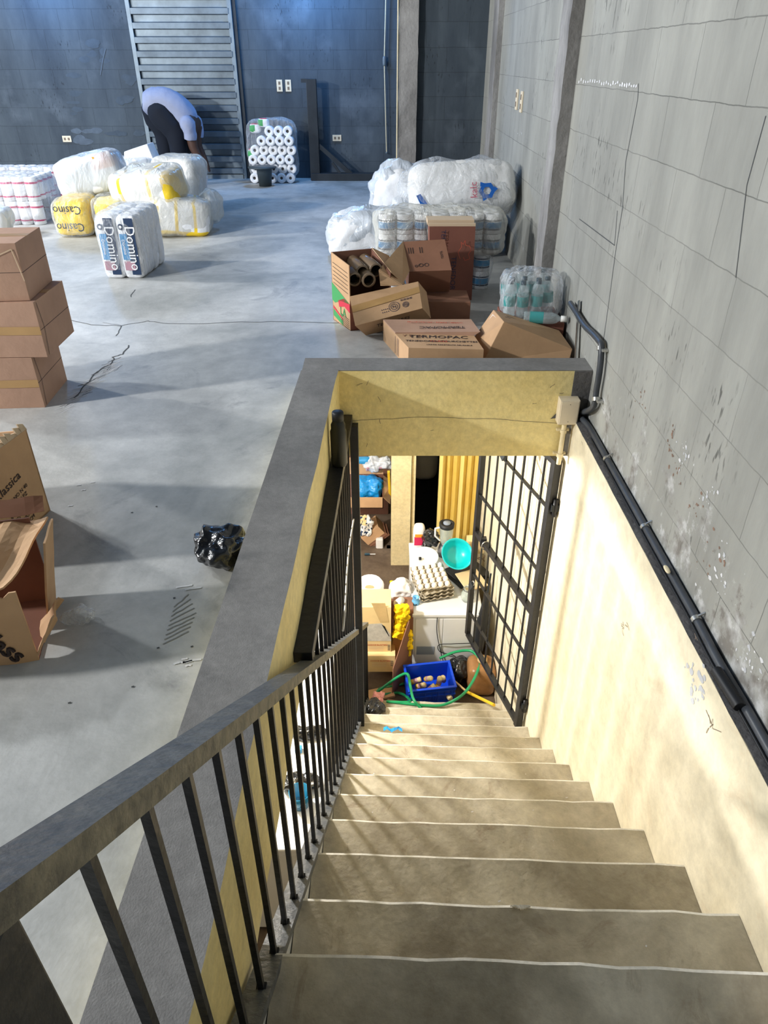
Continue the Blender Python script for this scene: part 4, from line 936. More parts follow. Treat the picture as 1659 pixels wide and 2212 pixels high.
carton('top pinkish carton of the stack at the left edge, with torn strapping', (-1.45, 2.92, .466), (.5, .32, .225), 6, extra=lambda b, w_, d_, h: b.ribbon([(-w_, -.001, h * .25), (-w_ * .5, -.001, h * .5), (-.02, -.001, h * .9), (-.001, -.001, h * .35)], .004, 'carton_edge', nrm=(0, -1, 0)))

def klass(b, w_, d_, h, s_=.085):
    cx_ = -.155
    b.text('Klassica', s_, (cx_, -.0012, h * .60), (1, 0, .16), (-.16, 0, 1), 'ink')
    pts_ = [(cx_ - .085 + .032 * math.cos(a), -.0015, h * .56 + .032 * math.sin(a)) for a in [1.2 + 3.6 * i / 16 for i in range(17)]]
    b.ribbon(pts_, .009, 'ink_blue', nrm=(0, -1, 0))
    for k in range(6): b.text(['TAMANO N 40', 'CANT 24 PZ', 'INDUSTRIA', 'PESO 9.6 KG', 'HECHO', 'NETO 40 CM'][k], .019, (cx_ + .02, -.0012, h * .44 - k * .022), (1, 0, .16), (-.16, 0, 1), 'ink')
t = thing('cardboard_box', 'tall battered printed carton with torn open top at the left edge', 'box', (-1.12, 1.98, 0))
M = Matrix.Translation((-1.14, 2.05, 0)) @ Matrix.Rotation(R(80), 4, 'Z')
b = MB(); b.M = M; W_, D_, H_ = .36, .40, .305; th = .006
b.box(-W_, 0, 0, 0, th, H_, 'carton'); b.box(-W_, D_ - th, 0, 0, D_, H_ - .07, 'carton'); b.hexa([(-th, 0, 0), (0, 0, 0), (0, D_, 0), (-th, D_, 0), (-th, 0, H_), (0, 0, H_), (0, D_, H_ - .07), (-th, D_, H_ - .07)], 'carton'); b.box(-W_, 0, 0, -W_ + th, D_, H_, 'carton'); b.box(-W_, 0, 0, 0, D_, th, 'carton')
klass(b, W_, D_, H_, .042); b.build('body', t, .002)
b = MB(); b.M = M
for i in range(16):   # torn rim
    x = -W_ + W_ * i / 16; h_ = random.uniform(.005, .03); b.hexa([(x, 0, H_ - .002), (x + .026, 0, H_ - .002), (x + .026, th, H_ - .002), (x, th, H_ - .002), (x, .01, H_ + h_), (x + .026, .01, H_ + h_ * .6), (x + .026, .014, H_ + h_ * .6), (x, .014, H_ + h_)], 'carton_edge')
b.build('torn_rim', t)
b = MB(); b.M = M; b.hexa([(-.30, .03, H_ - .03), (-.12, .02, H_ - .01), (-.1, .06, H_ - .02), (-.30, .09, H_ - .04), (-.31, .03, H_ - .02), (-.12, .02, H_), (-.1, .06, H_ - .012), (-.3, .09, H_ - .03)], 'carton_light'); b.build('flap', t)
MB().blob((.165, .18, .04), 'bag_black', p=3, amp=.015, seed=4, M=M @ Matrix.Translation((-W_ / 2, D_ / 2, H_ - .10))).build('black_liner', t)

t = thing('cardboard_box', 'crushed torn carton gaping open on its right side, nearest on the left edge', 'box', (-.9, 1.34, 0))
M = Matrix.Translation((-.885, 1.335, 0)) @ Matrix.Rotation(R(13), 4, 'Z'); W_, D_, H_ = .40, .25, .225
b = MB(); b.M = M; n_ = 16
def sheet(f, nu, nv, m, amp=.006, seed=0):
    vs2 = []; 
    for i in range(nu + 1):
        for j in range(nv + 1):
            p_ = Vector(f(i / nu, j / nv)); p_ += Vector((0, 0, 1)) * amp * noise.noise(p_ * 14 + Vector((seed, 0, 0))) + Vector((0, 1, 0)) * amp * noise.noise(p_ * 11 + Vector((0, seed, 0))); vs2.append(p_)
    b.add(vs2, [(i * (nv + 1) + j, (i + 1) * (nv + 1) + j, (i + 1) * (nv + 1) + j + 1, i * (nv + 1) + j + 1) for i in range(nu) for j in range(nv)], m, False)
sheet(lambda u, v: (-W_ + W_ * u, 0, H_ * v - .03 * max(0, u - .6) * v + (.012 * math.sin(u * 40) * (v > .95))), 24, 8, 'carton', .004)
b.text('Klass', .065, (-.075, -.004, .07), (.55, 0, -.8), (.8, 0, .55), 'ink'); b.ribbon([(-.13 + .05 * math.cos(a), -.005, .13 + .05 * math.sin(a)) for a in [.3 + 2.6 * i / 12 for i in range(13)]], .012, 'ink_blue', nrm=(0, -1, 0))
sheet(lambda u, v: (-W_ + W_ * (u * (.93 + .18 * v ** .7)), .01 + D_ * v, H_ + .02 + .04 * v - .02 * u + .008 * math.sin(u * 26)), 26, 10, 'carton', .010, 3)
sheet(lambda u, v: (-W_ + (W_ + .04) * u, D_ - .0 + .03 * v, (H_ + .06) * (1 - .0) - v * .0 + .035 * v), 20, 3, 'carton_brown', .006, 5)
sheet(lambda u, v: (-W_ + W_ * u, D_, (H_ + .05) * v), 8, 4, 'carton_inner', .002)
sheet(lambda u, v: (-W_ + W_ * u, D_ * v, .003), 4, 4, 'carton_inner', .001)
sheet(lambda u, v: (.004 + .055 * v, D_ * (.45 + .5 * u), (H_ + .05) * v), 6, 8, 'carton', .01, 7)
b.build('body', t, solid=.005)
b = MB(); b.M = M
sheet(lambda u, v: (.0 + .05 * v + .01 * math.sin(u * 7), .0 + .14 * u, .015 + .10 * v * (1 - .5 * u) + .02 * math.sin(u * 9)), 10, 6, 'carton', .012, 9)
b.build('torn_flap', t, solid=.005)
b = MB(); b.M = M
for k in range(14): b.box(-.06 + random.uniform(-.01, .03), random.uniform(0, .2), H_ - .02 + random.uniform(-.02, .02), -.04 + random.uniform(0, .02), random.uniform(.05, .2), H_ + random.uniform(-.01, .01), 'carton_edge') if False else None
bb_ = bagthing('plastic_bag', 'crumpled glossy black plastic bag on the grey floor by the curb', 'bag', atz(478, 1215, 0) + Vector((0, .02, .05)), (.070, .078, .036), 'bag_black', p=2.3, amp=.018, fr=15, seed=5, crease=.009, n=40)
bagthing('plastic_bag', 'small clear crumpled plastic wrapper on the shaded floor', 'bag', atz(176, 1342, 0) + Vector((0, .0, .018)), (.038, .028, .018), 'film_clear', p=2.2, amp=.010, fr=26, seed=15, crease=.006, n=16)

# ================================================================ cartons and packs on the right
def hexbox(lab, c8, m, name='cardboard_box', extra=None, bevel=.003):
    t = thing(name, lab, 'box', (sum(c[0] for c in c8[:4]) / 4, sum(c[1] for c in c8[:4]) / 4, min(c[2] for c in c8)))
    b = MB().hexa(c8, m)
    if extra: extra(b)
    b.build('body', t, bevel); return t
V3 = Vector
# open carton with tubes
A0, A1 = V3((-.30, 4.16, 0)), V3((-.19, 3.95, 0)); B0 = V3((-.07, 4.25, 0)); B1 = A1 + (B0 - A0); hh = V3((0, 0, .385)); hf = V3((0, 0, .36)); th = .006
ob = thing('cardboard_box', 'open carton with red and green print holding brown plastic rolls', 'box', (-.13, 4.1, 0))
b = MB()
def wallp(p, q, hp, hq, m1, off):
    n_ = (q - p).cross(V3((0, 0, 1))).normalized() * off
    b.hexa([p, q, q + n_, p + n_, p + hp, q + hq, q + n_ + hq, p + n_ + hp], m1)
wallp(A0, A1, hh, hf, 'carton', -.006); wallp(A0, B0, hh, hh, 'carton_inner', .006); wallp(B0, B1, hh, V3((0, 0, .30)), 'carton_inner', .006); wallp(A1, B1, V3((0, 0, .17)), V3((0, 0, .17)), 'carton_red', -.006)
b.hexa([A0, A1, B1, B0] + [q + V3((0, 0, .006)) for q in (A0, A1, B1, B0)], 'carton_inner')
e = (A1 - A0).normalized(); nl = V3((-.9, -.45, 0)).normalized(); L_ = (A1 - A0).length
nl = e.cross(V3((0, 0, 1))).normalized(); nl = nl if nl.x < 0 else -nl
def lp(u, z): return A0 + e * (u * L_) + nl * .0015 + V3((0, 0, z))
def lq(pts_, m): b.add([lp(*q) for q in pts_], [tuple(range(len(pts_)))], m)
lq([(0, .20), (1, .155), (1, .115), (.6, .17), (0, .155)], 'green_print') if False else None
lq([(0, .12), (0, .22), (1, .15), (.5, .14), (.15, .11)], 'green_print'); lq([(.35, .135), (.7, .165), (1, .15), (1, .10), (.7, .12), (.4, .10)], 'red_print')
lq([(.05, .03), (.6, -.0 + .004), (.6, .03), (.05, .07)], 'green_print'); lq([(.05, .075), (.6, .035), (.6, .045), (.05, .09)], 'red_print')
b.text('LA', .07, lp(.62, .08), e, (0, 0, 1), 'green_print')
for k in range(6): b.ribbon([lp(.1, .335 - k * .022), lp(.92, .315 - k * .022)], .0025, 'ink', nrm=nl)
for k in range(6): b.ribbon([lp(.5, .07 - k * .011), lp(.95, .06 - k * .011)], .003, 'ink', nrm=nl)
b.build('body', ob, .0015)
b = MB(); b.hexa([B0 + hh, B1 + V3((0, 0, .30)), B1 + V3((.08, .03, .22)), B0 + V3((.10, .04, .33)), B0 + hh + V3((0, .004, .004)), B1 + V3((0, .004, .304)), B1 + V3((.08, .034, .225)), B0 + V3((.10, .044, .335))], 'carton'); b.build('flap', ob)
TM = MB().lathe([(.029, 0), (.039, 0), (.040, .003), (.040, .17), (.039, .173), (.029, .173), (.029, 0)], 'tube_brown', n=24).lathe([(0, .06), (.029, .06)], 'black_hole', n=16)
tm = TM.build('x'); tme = tm.data; bpy.data.objects.remove(tm)
for i, (px_, py_, lab) in enumerate([(766, 604, 'brown plastic film roll in the open carton, leftmost'), (797, 606, 'brown plastic film roll in the open carton, nearest the tilted flap'), (783, 588, 'brown plastic film roll in the open carton, between the two front ones'), (812, 584, 'brown plastic film roll at the back right of the open carton')]):
    o = bpy.data.objects.new('film_roll', tme); C.objects.link(o); o.location = aty(px_, py_, 3.99 + .045 * (i > 1) + .02 * (i == 3)); o.rotation_euler = (R(-84), 0, R(14 + 3 * i)); tag(o, lab, 'film roll', 'film rolls in the open carton')

# plastic-film open box flap box (upper)
A_, B_, TR_, BR_ = V3((.111, 4.40, .39)), V3((.145, 4.2, .267)), V3((.36, 4.42, .40)), V3((.39, 4.2, .275))
dpt = V3((0, .10, -.15))
hexbox('shaded brown printed carton lying tilted on top of the box heap', [B_ + dpt, BR_ + dpt, TR_ + dpt, A_ + dpt, B_, BR_, TR_, A_], 'carton_brown',  # shade on this face is put into the body colour; flap stays light
    extra=lambda b: (b.text('|||  ||', .05, A_.lerp(B_, .30).lerp(TR_.lerp(BR_, .30), .25), TR_ - A_, A_ - B_, 'ink'), b.text('oOO', .04, A_.lerp(B_, .82).lerp(TR_.lerp(BR_, .8), .33), TR_ - A_, A_ - B_, 'ink'), b.text('TEXTIL', .02, A_.lerp(B_, .5).lerp(TR_.lerp(BR_, .5), .85), A_ - B_, A_ - TR_, 'ink')))
E1, D1 = V3((-.03, 4.05, .312)), V3((-.02, 4.0, .239)); D2 = V3((.10, 4.02, .235))
ft = bpy.data.objects[[o.name for o in C.objects if o.get('label') == 'shaded brown printed carton lying tilted on top of the box heap'][0]]
b = MB(); w2 = V3((.003, .006, .003)); n6 = [A_, E1, D1, D2, B_]
b.add(n6 + [q + w2 for q in n6], [(0, 1, 2, 3, 4), (9, 8, 7, 6, 5)] + [(i, i + 5, (i + 1) % 5 + 5, (i + 1) % 5) for i in range(5)], 'carton'); b.build('flap', ft)
nn = (E1 - A_).cross(B_ - A_).normalized(); nn = nn if nn.y < 0 else -nn
MB().quad(A_.lerp(B_, .45) + nn * .002, A_.lerp(B_, .75) + nn * .002, D1.lerp(D2, .35) + nn * .002, D1.lerp(E1, .1) + nn * .002, 'tape').build('tape', ft)

# box with tape and recycling marks
BL, BR, TL, TR = V3((-.156, 3.78, .084)), V3((.21, 3.88, .15)), V3((-.19, 3.93, .20)), V3((.19, 4.03, .255)); wv = V3((.055, .09, -.083))
def exm(b):
    r = (BR - BL).normalized(); u = (TL - BL).normalized(); nrm = r.cross(u)
    def fp(a, c_): return BL.lerp(BR, a).lerp(TL.lerp(TR, a), c_)
    for (a, c_, rad) in [(.60, .30, .030), (.77, .28, .017)]:
        o = fp(a, c_); b.ribbon([o + r * math.cos(t_) * rad + u * math.sin(t_) * rad for t_ in [i * .393 for i in range(17)]], .003, 'ink_blue', nrm=nrm)
        b.ribbon([o + r * math.cos(t_) * rad * .6 + u * math.sin(t_) * rad * .6 for t_ in [i * .393 for i in range(17)]], .003, 'ink_blue', nrm=nrm)
        b.text('N', rad * .8, o, r, u, 'ink_blue')
    b.text('::::', .05, fp(.46, .26), r, u, 'ink_blue'); b.text('====', .022, fp(.60, .56), r, u, 'ink_blue'); b.text('====', .03, fp(.79, .46), r, u, 'ink_blue')
    dn_ = (wv).normalized(); b.text('TENEDORES', .035, BL.lerp(BR, .5) + wv * .45, BR - BL, -wv, 'ink')
tb = hexbox('light brown taped carton with round recycling marks leaning in front of the open carton', [BL + wv, BR + wv, TR + wv, TL + wv, BL, BR, TR, TL], 'carton', extra=exm)
def fp(a, c_): return BL.lerp(BR, a).lerp(TL.lerp(TR, a), c_) + (BR - BL).cross(TL - BL).normalized() * .002
MB().quad(fp(.0, .44), fp(1, .58), fp(1, .80), fp(0, .66), 'tape').build('tape', tb)

# tall brown box
def ext(b):
    b.text('TERMOPAC', .038, (.36, 4.5415, .33), (0, 0, -1), (1, 0, 0), 'ink_blue'); b.text('TENEDORES', .045, (.43, 4.5415, .15), (0, 0, -1), (1, 0, 0), 'ink_blue')
    pts_ = [(.47, .26), (.455, .30), (.475, .33), (.47, .36), (.485, .345), (.495, .37), (.50, .34), (.525, .335), (.535, .31), (.52, .29), (.53, .26), (.50, .25), (.49, .27)]
    b.ribbon([V3((x, 4.5425, z)) for x, z in pts_], .003, 'ink_red', nrm=(0, -1, 0))
tl = hexbox('tall reddish-brown carton standing upright behind the box heap', [(.29, 4.545, 0), (.56, 4.56, 0), (.56, 4.74, 0), (.29, 4.72, 0), (.275, 4.545, .445), (.555, 4.56, .445), (.555, 4.74, .445), (.275, 4.72, .445)], 'carton_red', extra=ext)
MB().box(.27, 4.56, .446, .555, 4.58, .462, 'carton_edge').box(.265, 4.60, .446, .55, 4.735, .475, 'carton_edge').build('top_flap', tl)

# flat printed box in front
P0, P1, P2, P3 = V3((-.004, 3.79, 0)), V3((.12, 3.36, 0)), V3((.485, 3.335, 0)), V3((.435, 3.75, 0)); h_ = V3((0, 0, .11))
def extp(b):
    def tp(u, v): return P1.lerp(P2, u).lerp(P0.lerp(P3, u), v) + h_ + V3((0, 0, .001))
    r = P2 - P1; u = P0 - P1
    b.text('TERMOPAC', .058, tp(.52, .40), r, u, 'ink'); b.text('TENEDORES/', .030, tp(.26, .24), r, u, 'ink', .95); b.text('FORKS', .030, tp(.48, .245), r, u, 'ink_red'); b.text('/FOURCHETTES', .030, tp(.74, .25), r, u, 'ink', .9)
    b.text('LARGE RESISTENTE REUSABLE', .017, tp(.58, .12), r, u, 'ink'); b.text('Y E W', .04, tp(.20, .42), r, u, 'carton_brown')
    b.text('TERMOPAC', .050, tp(.52, .72), -r, -u, 'ink'); b.text('TENEDORES / FORKS', .026, tp(.55, .86), -r, -u, 'ink_red')
    b.ribbon([tp(-.0, .56), tp(1.0, .56)], .006, 'ink', off=.0002)
    s = P1 - P0
    for k in (.52, .60, .64): b.ribbon([P0.lerp(P1, k) + V3((-.0015, -.0005, .01)), P0.lerp(P1, k) + V3((-.0015, -.0005, .10))], .004, 'ink_blue', nrm=V3((-.95, -.3, 0)))
fb = hexbox('flat printed carton lying on the floor right behind the curb', [P0, P1, P2, P3, P0 + h_, P1 + h_, P2 + h_, P3 + h_][:0] or [P1, P2, P3, P0, P1 + h_, P2 + h_, P3 + h_, P0 + h_], 'carton', extra=extp)
b = MB(); b.hexa([P0.lerp(P1, .5) + h_, P3.lerp(P2, .5) + h_, P3 + h_, P0 + h_, P0.lerp(P1, .5) + h_ + V3((0, 0, .006)), P3.lerp(P2, .5) + h_ + V3((.03, 0, .02)), P3 + h_ + V3((.03, 0, .02)), P0 + h_ + V3((0, 0, .006))], 'carton_pink')
r_ = P2 - P1; u_ = P0 - P1; o_ = P0.lerp(P1, .3).lerp(P3.lerp(P2, .3), .5) + h_ + V3((.01, 0, .016))
b.text('TERMOPAC', .046, o_ + V3((.05, -.02, .001)), -r_ + V3((0, 0, -.01)), -u_, 'ink'); b.text('TENEDORES / FORKS / FOURCHETTES', .02, o_ + V3((.04, .06, .001)), -r_, -u_, 'ink_red'); b.build('flap', fb)

# crushed tilted box
D0, E0 = V3((.50, 3.44, .005)), V3((.93, 3.42, .005)); Bq, Eq = V3((.588, 3.44, .215)), V3((.945, 3.44, .075)); Cq = V3((.435, 3.62, .02)); Aq = V3((.575, 3.72, .19)); Fq2 = V3((.92, 3.66, .10)); Gq = V3((.90, 3.66, .01))
cb_ = hexbox('brown carton tipped down to the right behind the curb', [D0, E0, Gq, Cq, Bq, Eq, Fq2, Aq], 'carton',
    extra=lambda b: (b.ribbon([Aq.lerp(Bq, .3).lerp(Fq2.lerp(Eq, .3), t_) for t_ in (.15, .9)], .006, 'ink', nrm=V3((.35, 0, .93)), off=.003), b.ribbon([Aq.lerp(Bq, .45).lerp(Fq2.lerp(Eq, .45), t_) for t_ in (.1, .85)], .006, 'ink', nrm=V3((.35, 0, .93)), off=.003)))
nL = (Bq - D0).cross(Cq - D0).normalized(); nL = nL if nL.x < 0 else -nL
def le(u, v): return D0.lerp(Cq, u).lerp(Bq.lerp(Aq, u), v) + nL * .002
MB().quad(le(.12, .35), le(.88, .35), le(.88, .62), le(.12, .62), 'tape').build('tape', cb_)
MB().quad(le(.15, .68), le(.85, .68), le(.85, .93), le(.15, .93), 'label_paper').build('paper_label', cb_)
# box in the shadow under the water pack and a dark one behind
hexbox('reddish-brown carton under the wrapped pack of water bottles', [(.64, 3.70, 0), (.955, 3.70, 0), (.955, 4.0, 0), (.64, 4.0, 0), (.64, 3.70, .125), (.955, 3.70, .125), (.955, 4.0, .125), (.64, 4.0, .125)], 'carton_red')
hexbox('dark low carton in the shadow between the heap and the tall carton', [(.10, 4.12, 0), (.50, 4.10, 0), (.50, 4.35, 0), (.10, 4.38, 0), (.10, 4.12, .12), (.50, 4.10, .12), (.50, 4.35, .12), (.10, 4.38, .12)], 'carton_brown')
mb_ = MB().bar((.948, 3.36, .0), (.958, 3.50, .30), .006, .03, 'steel_bright').build('metal_strip', None); tag(mb_, 'thin grey metal strip leaning against the block wall behind the curb', 'metal strip')

# water bottles
wp = thing('water_bottle_pack', 'shrink-wrapped pack of clear water bottles on a carton by the wall', 'bottle pack', (.80, 3.86, .126))
b = MB().lathe([(0, 0), (.026, 0), (.0305, .006), (.0305, .05), (.028, .06), (.0305, .07), (.0305, .145), (.025, .165), (.0125, .185), (.012, .20)], 'bottle_clear', n=14)
b.lathe([(.031, .072), (.031, .125)], 'bottle_teal', n=14); b.lathe([(.0, .202), (.0135, .202), (.0135, .188), (.0145, .184)], 'cap_dark', n=12)
o = b.build('x'); wme = o.data; bpy.data.objects.remove(o)
for i in range(4):
    for j in range(3):
        if (i, j) == (3, 0): continue
        inst('bottle', wme, wp, (.665 + i * .069 + .012 * (j % 2), 3.76 + j * .068, .128 + (.03 if j == 2 else 0)), (R(random.uniform(-4, 4)), R(random.uniform(-5, 5)), i))
MB().blob((.152, .118, .118), 'film_clear', p=5, amp=.012, fr=11, seed=31, crease=.010, n=24, M=Matrix.Translation((.785, 3.835, .245))).build('plastic_wrap', wp)
o = bpy.data.objects.new('water_bottle', MB().lathe([(0, 0), (.028, 0), (.0305, .008), (.0305, .145), (.025, .165), (.0125, .185), (.012, .20)], 'bottle_clear', n=16).lathe([(.031, .03), (.031, .10)], 'bottle_teal', n=16).lathe([(.0, .222), (.016, .222), (.016, .19), (.012, .19)], 'cap_white', n=14).build('x').data); C.objects.link(o)
bpy.data.objects.remove(bpy.data.objects['x'])
o.location = (.735, 3.70, .158); o.rotation_euler = (R(90), 0, R(80)); tag(o, 'loose clear bottle with white cap lying before the wrapped bottle pack', 'bottle')

# roll packs with blue labels
DR = roll_proto(.055, .115, [(.30, .62, 'blue_print'), (.20, .28, 'navy_print'), (.66, .74, 'navy_print')])
dk = thing('toilet_roll_pack', 'wide clear pack of blue-labelled toilet rolls behind the tall carton', 'toilet roll pack', (.35, 4.95, .25), 'blue-labelled roll packs')
for i in range(7):
    for j in range(2):
        for k in range(2): inst('roll', DR, dk, (.02 + i * .113, 4.84 + j * .115, .235 + k * .12), (0, 0, i + k))
MB().blob((.42, .13, .145), 'film_warm', p=6, amp=.012, fr=9, seed=41, crease=.008, n=22, M=Matrix.Translation((.36, 4.9, .36))).build('plastic_wrap', dk)
dk2 = thing('toilet_roll_pack', 'lower clear pack of blue-labelled toilet rolls on the floor beside the tall carton', 'toilet roll pack', (.5, 4.8, 0), 'blue-labelled roll packs')
for i in range(6):
    for j in range(1):
        for k in range(2): inst('roll', DR, dk2, (.08 + i * .113, 4.86 + j * .115, .0 + k * .116), (0, 0, i * 2 + k))
MB().blob((.36, .075, .12), 'film_clear', p=5, amp=.010, fr=9, seed=42, n=20, M=Matrix.Translation((.36, 4.86, .122))).build('plastic_wrap', dk2)

# milky bags
bagthing('plastic_bag', 'milky white bag lying on the floor left of the roll packs', 'bag', (-.14, 5.75, .17), (.27, .22, .155), 'paper_white', p=3.5, amp=.03, fr=5, seed=51, wrap='film_milk')
bagthing('plastic_bag', 'milky bag squeezed between the floor bag and the big logo bag', 'bag', (.16, 6.35, .30), (.24, .22, .27), 'paper_white', p=3.2, amp=.04, fr=5, seed=52, wrap='film_milk')
lb = thing('plastic_bag', 'largest white bag with a blue hexagon logo against the block wall', 'bag', (.55, 5.6, .3))
M = Matrix.Translation((.555, 5.55, .49)) @ Euler((R(-28), R(-4), 0)).to_matrix().to_4x4()
b = MB(); b.M = M; b.blob((.375, .20, .17), 'bag_white', p=5, amp=.014, fr=4, seed=61, n=22, crease=.004)
yy = -.215
def hexring(cx_, cz_, r0, r1, m):
    for i in range(6):
        a, c_ = i * 1.0472, (i + 1) * 1.0472
        b.quad((cx_ + r1 * math.cos(a), yy, cz_ + r1 * math.sin(a)), (cx_ + r1 * math.cos(c_), yy, cz_ + r1 * math.sin(c_)), (cx_ + r0 * math.cos(c_), yy, cz_ + r0 * math.sin(c_)), (cx_ + r0 * math.cos(a), yy, cz_ + r0 * math.sin(a)), m)
hexring(.16, -.075, .028, .058, 'logo_blue')
for i in range(0, 6, 2): a = i * 1.0472; b.add([(.16 + .05 * math.cos(a - .3), yy - .001, -.075 + .05 * math.sin(a - .3)), (.16 + .075 * math.cos(a + .1), yy - .001, -.075 + .075 * math.sin(a + .1)), (.16 + .055 * math.cos(a + .5), yy - .001, -.075 + .055 * math.sin(a + .5))], [(0, 1, 2)], 'logo_blue')
b.text('kalc', .07, (.07, yy - .001, -.065), (0, 0, 1), (-1, 0, 0), 'magenta')
b.quad((-.30, yy + .01, -.14), (-.25, yy + .01, -.14), (-.30, yy + .01, -.06), (-.33, yy + .01, -.07), 'logo_blue')
b.build('sack', lb)
MB().blob((.42, .23, .19), 'film_clear', p=4, amp=.03, fr=5, seed=62, n=22, crease=.008, M=M @ Matrix.Translation((-.03, .01, 0))).build('plastic_wrap', lb)
bagthing('plastic_bag', 'crumpled bag holding up the big logo bag near the far end', 'bag', (.55, 5.9, .16), (.36, .25, .15), 'paper_white', p=4, amp=.02, seed=55, wrap='film_milk')

# ================================================================ LOWER ROOM
# white cabinet
YF = 4.42; ZTP = -2.50
x0 = aty(893, 1320, YF).x; x1 = x0 + .56
wc = thing('white_cabinet', 'white metal cabinet with grey panel standing at the foot of the stairs', 'cabinet', (x0 + .28, 4.9, ZL))
MB().box(x0, YF, ZL + .06, x1, 5.42, ZTP - .03, 'cabinet_white').build('body', wc, .006)
MB().box(x0 - .008, YF - .012, ZTP - .03, x1 + .008, 5.43, ZTP, 'cabinet_white').build('top', wc, .006)
MB().box(x0 + .02, YF - .006, ZL + .09, x0 + .245, YF, ZTP - .05, 'cabinet_white').build('door', wc, .003)
MB().box(x0 + .25, YF - .006, ZL + .09, x1 - .01, YF, ZTP - .05, 'cabinet_white').build('door', wc, .003)
MB().box(x0 + .035, YF - .009, ZL + .19, x0 + .185, YF - .005, ZL + .28, 'panel_grey').build('grey_panel', wc)
for xx in (x0 + .03, x1 - .03): 
    for yy_ in (YF + .04, 5.36): MB().box(xx - .018, yy_ - .018, ZL, xx + .018, yy_ + .018, ZL + .065, 'rubber').build('leg', wc)
cdz = MB().tube(smooth([V3((x0 + .195, YF - .012, ZTP - .03)), V3((x0 + .2, YF - .016, ZTP - .2)), V3((x0 + .25, YF - .018, ZTP - .45)), V3((x0 + .285, YF - .02, ZTP - .58))], 6), .0035, 'rubber', n=6)
cdz.tube(smooth([V3((x1 - .02, YF - .02, ZTP - .30)), V3((x0 + .33, YF - .03, ZTP - .30)), V3((x0 + .22, YF - .02, ZTP - .32)), V3((x0 + .235, YF - .02, ZTP - .40)), V3((x0 + .36, YF - .03, ZTP - .44)), V3((x0 + .42, YF - .04, ZTP - .58))], 6), .0035, 'rubber', n=6)
tag(cdz.build('power_cord'), 'thin black power cord looping down the front of the white cabinet', 'cord')

def T(px_, py_, z=ZTP): return atz(px_, py_, z)
# egg trays: stack of three, eggs in the top one
tray_c = T(935, 1277); tray_c.z = ZTP; tw = .285
def tray_mesh():
    b = MB(); n_ = 36; vs2 = []; N6 = 5
    for i in range(n_ + 1):
        for j in range(n_ + 1):
            u, v = i / n_, j / n_; z = .018 * math.cos(u * N6 * 2 * math.pi) + .018 * math.cos(v * N6 * 2 * math.pi)
            if i in (0, n_) or j in (0, n_): z = .012
            vs2.append(((u - .5) * tw, (v - .5) * tw, z * .62 + .022))
    b.add(vs2, [(i * (n_ + 1) + j, (i + 1) * (n_ + 1) + j, (i + 1) * (n_ + 1) + j + 1, i * (n_ + 1) + j + 1) for i in range(n_) for j in range(n_)], 'egg_tray', True)
    return b
o = tray_mesh().build('x', solid=.004); tray_me = o.data; bpy.data.objects.remove(o)
trays = []
for k in range(4):
    o = bpy.data.objects.new('egg_tray', tray_me); C.objects.link(o); md = o.modifiers.new('s', 'SOLIDIFY'); md.thickness = .004
    o.location = tray_c + V3((-.004 * k - (.012 if k == 3 else 0), .006 * k + (.01 if k == 3 else 0), .004 + .034 * k)); o.rotation_euler = (R(2 * k), 0, R(14 + (0, 3, 6, -2)[k]))
    tag(o, ['bottom grey pulp egg tray of the stack on the white cabinet', 'second egg tray from the bottom of the stack', 'third egg tray of the stack, just under the full one', 'topmost pulp egg tray, holding white eggs'][k], 'egg tray', 'egg trays on the cabinet'); trays.append(o)
EG = MB().blob((.0215, .0215, .029), 'egg', p=2, amp=0, n=8).build('x'); eme = EG.data; bpy.data.objects.remove(EG)
trt = trays[3]; bpy.context.view_layer.update(); TMx = trt.matrix_world.copy()
for i in range(5):
    for j in range(5):
        if i == 4 and j in (1, 2): pass
        p = TMx @ V3(((i + .5) / 5 * tw - tw / 2, (j + .5) / 5 * tw - tw / 2, .036)); o = bpy.data.objects.new('egg', eme); C.objects.link(o); o.location = p
        tag(o, 'white egg in the top tray, %s row, %s' % (('nearest', 'second nearest', 'middle', 'second farthest', 'farthest')[j], ('left end', 'second from the left end', 'centre', 'second from the right end', 'right end')[i]), 'egg', 'eggs in the top tray')
# teal bowl, tilted, plate, blender, jug, etc.
p = aty(984, 1200, 4.93); bw = MB(); bw.M = Matrix.Translation(p) @ Euler((R(38), R(14), 0)).to_matrix().to_4x4()
bw.lathe([(0, -.055), (.05, -.055), (.095, -.03), (.125, .02), (.134, .055), (.140, .057), (.138, .062), (.128, .058), (.118, .02), (.09, -.022), (.05, -.045), (0, -.046)], 'bowl_teal', n=40)
tag(bw.build('mixing_bowl'), 'large turquoise plastic bowl tilted toward the stairs on the cabinet', 'bowl')
p = aty(917, 1206, 5.0); pt = MB(); pt.M = Matrix.Translation(p) @ Euler((R(10), 0, 0)).to_matrix().to_4x4()
pt.lathe([(0, .0), (.065, 0), (.12, .018), (.122, .022), (.118, .023), (.065, .006), (0, .006)], 'plate_white', n=36); tag(pt.build('plate'), 'round white plate behind the egg trays', 'plate')
bd = MB().box(-.012, -.012, 0, .012, .012, .02, 'rubber', Matrix.Translation(p + V3((-.04, -.03, .01)))).build('bottle_cap', None, .003); tag(bd, 'small black button lying on the white plate', 'bottlecap')  # a loose black bottle cap
